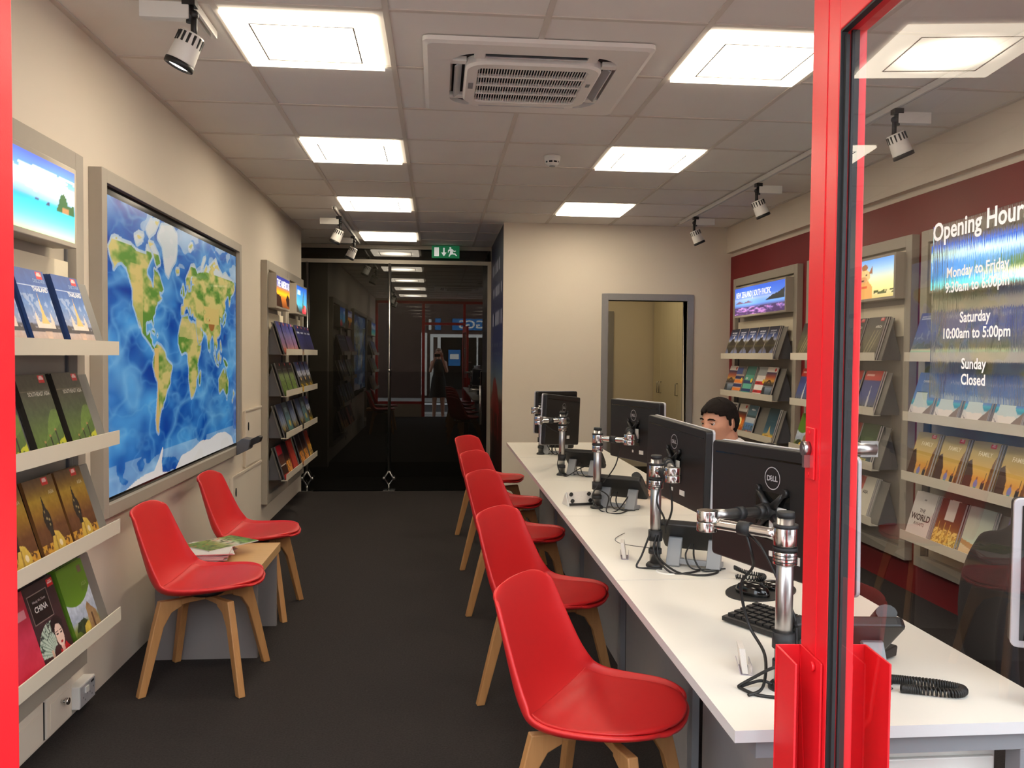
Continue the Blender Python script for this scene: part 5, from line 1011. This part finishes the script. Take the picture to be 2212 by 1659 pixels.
for k in range(900):
    z_ = .03 + 2.05 * k / 900; y_ = DL + .001; b.box((.008, y_, z_), (.013, y_ + r_.uniform(.004, .0075), z_ + .0022))
tag(b.build('brush_strip', 'greyp', door, fixn=False), 'grey brush pile strip')
MB().box((-.004, DL - .052, 1.245), (-.0002, DL - .012, 1.335)).build('lock_plate', 'red', door, bevel=.0015)
MB().cyl((-.016, DL - .03, 1.298), (-.004, DL - .03, 1.298), .0125, n=24).box((-.014, DL - .035, 1.265), (-.004, DL - .025, 1.292)).cyl((-.0165, DL - .03, 1.298), (-.0155, DL - .03, 1.298), .006).build('lock_cylinder', 'alu', door)
b = MB(); b.cyl((.0455, DL - .03, 1.298), (.062, DL - .03, 1.298), .0095, n=24).cyl((.062, DL - .03, 1.298), (.112, DL - .03, 1.298), .0115, n=24).box((.085, DL - .034, 1.284), (.116, DL - .026, 1.312)); b.build('thumb_turn', 'alu', door)
for z_ in (1.326, 1.253): MB().cyl((-.0055, DL - .03, z_), (-.004, DL - .03, z_), .0035, n=12).build('screw', 'red', door)
def pull(sg, x0, pr, name):
    q = MB(); t_ = .004; z0_, z1_ = .28, .945
    def bx(a, c): q.box((x0 + sg * a[0], a[1], z0_), (x0 + sg * c[0], c[1], z1_))
    bx((.001, DL - .105), (t_ + .001, DL - .006)); bx((t_ + .001, DL - .01), (pr, DL - .006)); bx((pr - t_, DL - .105), (pr, DL - .01))
    return q.build(name, 'red', door, bevel=.0012)
h1 = pull(-1, 0, .048, 'pull_handle'); h2 = pull(1, .045, .07, 'pull_handle')
for z_ in (.93, .60, .34): MB().cyl((-.0105, DL - .075, z_), (-.005, DL - .075, z_), .008, n=12).build('bolt', 'red', h1)
lett = MB()
for s_, sc, zz in (('Opening Hours', .0315, 1.607), ('Monday to Friday', .0180, 1.557), ('9:30am to 6:00pm', .0180, 1.5385), ('Saturday', .0180, 1.5005), ('10:00am to 5:00pm', .0180, 1.4815), ('Sunday', .0180, 1.4445), ('Closed', .0180, 1.4255)):
    tv, tf = text2d(s_, sc, .022, 'CENTER'); lett.add([(.0114, .408 - x, zz + y * 1.0) for x, y in tv], tf)
tag(lett.build('opening_hours_lettering', 'vinyl', door, fixn=False), 'white vinyl opening hours lettering')
MB().box((.0186, .15, 1.405), (.0200, .520, 1.628)).build('clear_film', 'film', door)
# shopfront around the entrance
JX = -.296
b = MB().box((JX - .07, .50, -.02), (JX, .62, 2.16)).box((.60, .48, -.02), (.66, .57, 2.16)).box((JX - .07, .50, 2.16), (.66, .60, 2.22))
struct('trim_7', b, 'red', 'red metal jambs and head of the shop entrance', 'door frame', bevel=.002)
o = MB().box((JX + .0005, .552, 1.39), (JX + .004, .568, 1.43)).build('latch_plate', 'chrome'); tag(o, 'small bright latch plate on the left red door jamb', 'latch plate')
b = MB().box((LW, .50, .3), (LW + .06, .58, 2.72)).box((LW, .50, .3), (JX - .07, .58, .36)).box((.66, .50, .3), (RW, .58, .36)).box((RW - .06, .50, .3), (RW, .58, 2.72)).box((LW, .50, 2.66), (RW, .58, 2.72)).box((JX - .07, .5, 2.22), (JX, .58, 2.66)).box((.60, .5, 2.22), (.66, .58, 2.66)).box((1.78, .5, .36), (1.83, .58, 2.66))
struct('trim_8', b, 'red', 'red metal frame of the shopfront windows', 'window frame', bevel=.002)
struct('window_2', MB().box((LW + .06, .535, .36), (JX - .07, .545, 2.66)), 'glass', 'left shopfront window pane', 'window'); struct('window_3', MB().box((.66, .535, .36), (1.78, .545, 2.66)), 'glass', 'right shopfront window pane', 'window')
struct('window_4', MB().box((1.83, .535, .36), (RW - .06, .545, 2.66)), 'glass', 'far right shopfront window pane', 'window'); struct('window_5', MB().box((JX, .535, 2.22), (.60, .545, 2.66)), 'glass', 'fanlight over the shop entrance', 'window')
b = MB().box((LW - .15, .42, -.2), (JX - .07, .6, .3)).box((.66, .42, -.2), (RW + .15, .6, .3)).box((JX - .07, .42, -.2), (.66, .6, -.02)).box((-9, .42, CZ - .04), (9, .6, 7)).box((-9, .42, -.2), (LW, .6, CZ)).box((RW, .42, -.2), (9, .6, CZ))
struct('wall_front', b, 'wall', 'street wall around the shopfront')
# street outside (seen mirrored in the dark glass)
struct('street', MB().box((-10, -2.6, -.26), (10, .42, -.2), 0).box((-10, -2.75, -.3), (10, -2.6, -.2), 0).box((-10, -9.4, -.36), (10, -2.75, -.3), 1).box((-10, -12, -.26), (10, -9.4, -.2), 0).box((-10, -5.4, -.3), (10, -4.2, -.29), 0), ['pave', 'road'], 'pavement and road outside the shop', 'ground')
t = thing('shop_building', 'blue-signed bakery shopfront across the street, reflected in dark glass', 'building', (0, -12, -.2))
MB().box((-10, -.3, 0), (10, 0, 5.2)).build('wall', M.setdefault('darkbrick', mat('brown_brick', (70, 48, 42), .85, var=.2, scale=3)), t)
for x0_, x1_ in ((.56, 3.4), (-.1, .12)): MB().box((x0_, .001, 2.62), (x1_, .06, 3.06)).build('sign_board', 'blue', t)
tv, tf = text2d('GREGGS', .43, .02); MB().add([(2.84 - x * 1.25, .062, 2.70 + y) for x, y in tv], tf).build('sign_lettering', 'vinyl', t, fixn=False)
MB().box((-.34, .001, 2.62), (-.24, .05, 3.02)).build('white_strip', 'vinyl', t)
for x0_, x1_, z0_, z1_ in ((-.62, -.40, 0.1, 2.5), (-.28, -.16, .1, 2.46), (-.16, 3.4, 2.34, 2.46), (.0, .12, .3, 2.34), (1.50, 1.56, .1, 2.34), (1.0, 1.04, .3, 2.34)): MB().box((x0_, .001, z0_), (x1_, .09, z1_)).build('white_frame', 'vinyl', t)
MB().box((.12, .001, .35), (3.3, .02, 2.34)).build('shop_window', 'blackgloss', t)
MB().box((.42, .021, 1.25), (.88, .03, 1.86)).build('window_poster', 'blue', t); MB().box((.48, .031, 1.5), (.82, .033, 1.7)).build('poster_print', 'vinyl', t)

# ---------------------------------------------------------------- people
def capsule(b, p0, p1, r0, r1, n=14):
    p0, p1 = Vector(p0), Vector(p1); b.cyl(p0, p1, r0, r1, n=n); b.sph(tuple(p0), r0, n, 8); b.sph(tuple(p1), r1, n, 8)
def limb(b, pts, rs):
    for i in range(len(pts) - 1): capsule(b, pts[i], pts[i + 1], rs[i], rs[i + 1])
def head_pts(off=0., n=48, m=36):
    """head about its centre, face to +x; returns grid of points"""
    R = []
    for j in range(m + 1):
        row = []; a = PI * j / m
        for i in range(n):
            t = 2 * PI * i / n; dx, dy, dz = math.sin(a) * math.cos(t), math.sin(a) * math.sin(t), math.cos(a)
            rx = .098 if dx > 0 else .102; x, y, z = dx * rx, dy * .077, dz * .118
            if dz > 0: z *= .93
            if dz < 0:
                k = min(1, -dz); y *= 1 - .30 * k ** 1.6; x *= 1 - .10 * k ** 2
                if dx < 0: x *= 1 - .35 * k
            if dx > .2: x -= .010 * max(0, dz) ** 2
            def g(yy, zz, sy, sz): return math.exp(-((y - yy) / sy) ** 2 - ((z - zz) / sz) ** 2) if dx > .1 else 0
            x += .026 * g(0, -.022, .011, .013) + .012 * g(0, .0, .009, .022) - .010 * (g(.032, .008, .015, .011) + g(-.032, .008, .015, .011)) + .006 * (g(.03, .027, .022, .008) + g(-.03, .027, .022, .008))
            x += .007 * g(0, -.056, .02, .006) + .006 * g(0, -.066, .016, .006) + .010 * g(0, -.095, .02, .014) - .004 * g(0, -.076, .02, .005); y += .004 * math.copysign(1, y) * math.exp(-((z + .02) / .02) ** 2) * (1 if dx > .3 else 0)
            v = Vector((x, y, z)); row.append(v * (1 + off / max(.06, v.length)))
        R.append(row)
    return R
def head_into(b, T, mi=0):
    R = head_pts(); n = len(R[0]); b0 = b.T.copy(); b.T = T
    b.add([p for r in R for p in r], [(j * n + i, (j + 1) * n + i, (j + 1) * n + (i + 1) % n, j * n + (i + 1) % n) for j in range(len(R) - 1) for i in range(n)], mi, True)
    for s_ in (1, -1):
        E = MB(); E.sph((0, 0, 0), (.019, .007, .032), 16, 12); m4 = T @ Matrix.Translation((-.010, s_ * .079, -.008)) @ Matrix.Rotation(s_ * .45, 4, 'Z') @ Matrix.Rotation(-.15, 4, 'Y'); b.T = m4; b.add(E.v, E.f, mi, True)
        b.T = m4 @ Matrix.Translation((-.004, s_ * .004, 0)); b.tube([(.014 * math.cos(a), 0, .026 * math.sin(a)) for a in [k * PI / 8 - .9 for k in range(13)]], .0042, n=8)
    b.T = b0
def hair_mesh(T, mt, parent, thick=.008, front=.045, long_=False):
    R = head_pts(.006); n = len(R[0]); b = MB(); b.T = T; rr_ = np.random.default_rng(5)
    vs = []
    for r in R:
        for p in r:
            ang = math.atan2(p.y, p.x); f = max(0, math.cos(ang))
            vs.append(p * (1 + (thick * (.75 + .5 * rr_.random()) + (.006 if p.z > .05 else 0)) / max(.07, p.length)))
    fs = []
    for j in range(len(R) - 1):
        for i in range(n):
            p = R[j][i]; ang = abs(math.atan2(p.y, p.x)); deg = math.degrees(ang)
            K = [(0, .066), (22, .064), (40, .052), (56, .046), (68, .034), (76, .004), (82, -.004), (84, .030), (103, .030), (107, -.03), (120, -.055 if not long_ else -.10), (180, -.06 if not long_ else -.11)]
            lim = float(np.interp(deg, [k[0] for k in K], [k[1] for k in K])) + .0035 * math.sin(deg * .9) + .003 * math.sin(deg * 2.3 + 1)
            if p.z > lim: fs.append((j * n + i, (j + 1) * n + i, (j + 1) * n + (i + 1) % n, j * n + (i + 1) % n))
    b.add(vs, fs, 0, True); o = b.build('hair', mt, parent, fixn=False); so = o.modifiers.new('s', 'SOLIDIFY'); so.thickness = .014; so.offset = -1; ss = o.modifiers.new('u', 'SUBSURF'); ss.levels = 1; ss.render_levels = 2; return o
def face_bits(T, parent):
    for s_ in (1, -1):
        b = MB(); b.T = T; b.sph((.0755, s_ * .0315, .006), .0125, 16, 12); e = b.build('eye', 'eyew', parent)
        b = MB(); b.T = T @ Matrix.Translation((.0864, s_ * .0315 + .002, .0045)); b.sph((0, 0, 0), (.0025, .0062, .0062), 12, 8); b.build('iris', 'iris', e)
        b = MB(); b.T = T; b.tube([(.094, s_ * .014, .026), (.0955, s_ * .028, .031), (.088, s_ * .044, .029), (.080, s_ * .052, .023)], [.0032, .0042, .0036, .002], n=8); b.build('eyebrow', 'hair', parent)
        b = MB(); b.T = T; b.tube([(.0845, s_ * .019, .008), (.0885, s_ * .030, .0125), (.084, s_ * .042, .0095)], .0042, n=8); b.build('eyelid', 'skin', parent)
    b = MB(); b.T = T; b.tube([(.093, -.022, -.062), (.101, -.008, -.0595), (.101, .008, -.0595), (.093, .022, -.062)], [.002, .0038, .0038, .002], n=8); b.build('lips', M.setdefault('lip', mat('lip_skin', (178, 108, 96), .45)), parent)
def remesh(o, vox, sm=4):
    r = o.modifiers.new('remesh', 'REMESH'); r.mode = 'VOXEL'; r.voxel_size = vox; r.use_smooth_shade = True; s_ = o.modifiers.new('smooth', 'SMOOTH'); s_.factor = .5; s_.iterations = sm
def hand(b, wrist, dirv, up, curl=.5, side=1, spread=.0):
    d = Vector(dirv).normalized(); u = Vector(up).normalized(); w = d.cross(u).normalized() * side; u = w.cross(d) * side; wr = Vector(wrist)
    for k in range(4):
        kn = wr + d * (.088 - abs(k - 1.2) * .004) + w * ((k - 1.5) * .0195); capsule(b, wr + d * .015 + w * ((k - 1.5) * .013), kn, .0135, .0105, 10)
        L_ = [.040, .045, .042, .033][k]; a = 0; p = kn
        for q in range(3):
            a += curl * (.55 if q == 0 else .8); dd = (d * math.cos(a) - u * math.sin(a)).normalized(); pn = p + dd * L_ * [1, .65, .5][q]; capsule(b, p, pn, .0092 - q * .0007, .0085 - q * .0007, 9); p = pn
    tb = wr + d * .028 - w * .026; t1 = tb + d * .034 - w * .022 - u * .008; t2 = t1 + d * .03 - w * .004 - u * .006; capsule(b, tb, t1, .0135, .0115, 10); capsule(b, t1, t2, .0105, .0085, 9)
# the man behind the desk
mx, my = 1.475, 4.22
man = thing('person', 'dark-haired man sitting behind the desk monitors, looking down to the left', 'person', (0, 0, 0))
HT = Matrix.Translation((mx - .02, my - .005, 1.122)) @ Matrix.Rotation(math.radians(180 + 27), 4, 'Z') @ Matrix.Rotation(math.radians(7), 4, 'Y')
b = MB(); head_into(b, HT)
limb(b, [(mx + .015, my, 1.08), (mx + .035, my, .97)], [.056, .062])
limb(b, [(mx + .05, my, .93), (mx + .06, my, .78), (mx + .08, my, .56)], [.105, .12, .13]); 
for s_ in (1, -1):
    sh = (mx + .035, my + s_ * .17, .90); el = (mx - .10, my + s_ * .24, .72) if s_ < 0 else (mx - .12, my + s_ * .22, .74); wr = (mx - .32, my + .16, .775) if s_ > 0 else (mx - .33, my - .03, .775)
    limb(b, [(mx + .045, my + s_ * .06, .915), sh, el, wr], [.066, .056, .043, .028]); hand(b, wr, (-1, .12 * s_, -.03), (0, 0, 1), .22, -s_)
    limb(b, [(mx + .06, my + s_ * .09, .55), (mx - .30, my + s_ * .12, .55), (mx - .27, my + s_ * .13, .09)], [.085, .062, .042]); capsule(b, (mx - .26, my + s_ * .13, .05), (mx - .38, my + s_ * .14, .035), .04, .033)
o = b.build('body', 'skin', man, fixn=False); remesh(o, .0048, 3)
hair_mesh(HT, 'hair', man); face_bits(HT, man)
b = MB(); limb(b, [(mx + .05, my, .93), (mx + .06, my, .78), (mx + .08, my, .58)], [.118, .133, .142])
for s_ in (1, -1):
    sh = (mx + .035, my + s_ * .17, .90); el = (mx - .10, my + s_ * .24, .72) if s_ < 0 else (mx - .12, my + s_ * .22, .74); limb(b, [(mx + .045, my + s_ * .06, .915), sh, el], [.07, .064, .054])
o = b.build('shirt', 'shirt', man, fixn=False); remesh(o, .008, 4)
b = MB()
for s_ in (1, -1): limb(b, [(mx + .06, my + s_ * .09, .555), (mx - .30, my + s_ * .12, .555), (mx - .27, my + s_ * .13, .10)], [.10, .074, .055])
o = b.build('trousers', 'black', man, fixn=False); remesh(o, .009, 4)
b = MB()
for s_ in (1, -1): capsule(b, (mx - .25, my + s_ * .13, .05), (mx - .39, my + s_ * .14, .042), .048, .040)
o = b.build('shoes', 'rubber', man, fixn=False)
# the photographer, seen only mirrored in the far glass
ph_ = thing('person', 'woman in black dress photographing through the door, mirrored in glass', 'person', (0, 0, 0))
px, py, pz = .03, -.34, -.2
HT = Matrix.Translation((px, py + .04, 1.50)) @ Matrix.Rotation(math.radians(90), 4, 'Z') @ Matrix.Rotation(math.radians(6), 4, 'Y')
b = MB(); head_into(b, HT); limb(b, [(px, py, 1.46), (px, py - .02, 1.33)], [.048, .055])
limb(b, [(px, py - .02, 1.26), (px, py - .01, 1.0), (px, py - .01, .84)], [.10, .10, .13])
for s_ in (1, -1):
    sh = (px + s_ * .155, py - .02, 1.27); el = (px + s_ * .20, py + .08, 1.06); wr = (px + s_ * .085, -.10, 1.40)
    limb(b, [(px + s_ * .04, py - .02, 1.28), sh, el, wr], [.06, .047, .037, .026]); hand(b, wr, (-s_ * .35, .28, .75), (0, .9, .1), .75, s_)
    limb(b, [(px + s_ * .08, py, .80), (px + s_ * .10, py, .30), (px + s_ * .11, py - .01, -.12)], [.085, .056, .036]); capsule(b, (px + s_ * .11, py - .03, -.165), (px + s_ * .13, py + .13, -.178), .034, .022)
o = b.build('body', 'skin2', ph_, fixn=False); remesh(o, .006, 3); hair_mesh(HT, 'hair2', ph_, long_=True)
b = MB(); limb(b, [(px, py - .02, 1.24), (px, py - .01, 1.05)], [.125, .115]); capsule(b, (px - .11, py - .02, 1.27), (px + .11, py - .02, 1.27), .068, .068); capsule(b, (px, py - .01, 1.05), (px, py - .01, .88), .125, .16)
b.cyl((px, py - .01, .92), (px, py - .01, .42), .16, .23, n=28); o = b.build('dress', 'dress', ph_, fixn=False); remesh(o, .009, 5)
b = MB()
for s_ in (1, -1): b.box((px + s_ * .12 - .042, py - .075, -.2), (px + s_ * .12 + .042, py + .16, -.186))
b.build('sandals', 'oak', ph_, bevel=.004)
t = thing('mobile_phone', 'mobile phone held up by the woman, mirrored in glass', 'phone', (0, -.045, 1.445)); MB().box((-.072, -.004, -.036), (.072, .004, .036)).build('case', 'blackgloss', t, bevel=.003)
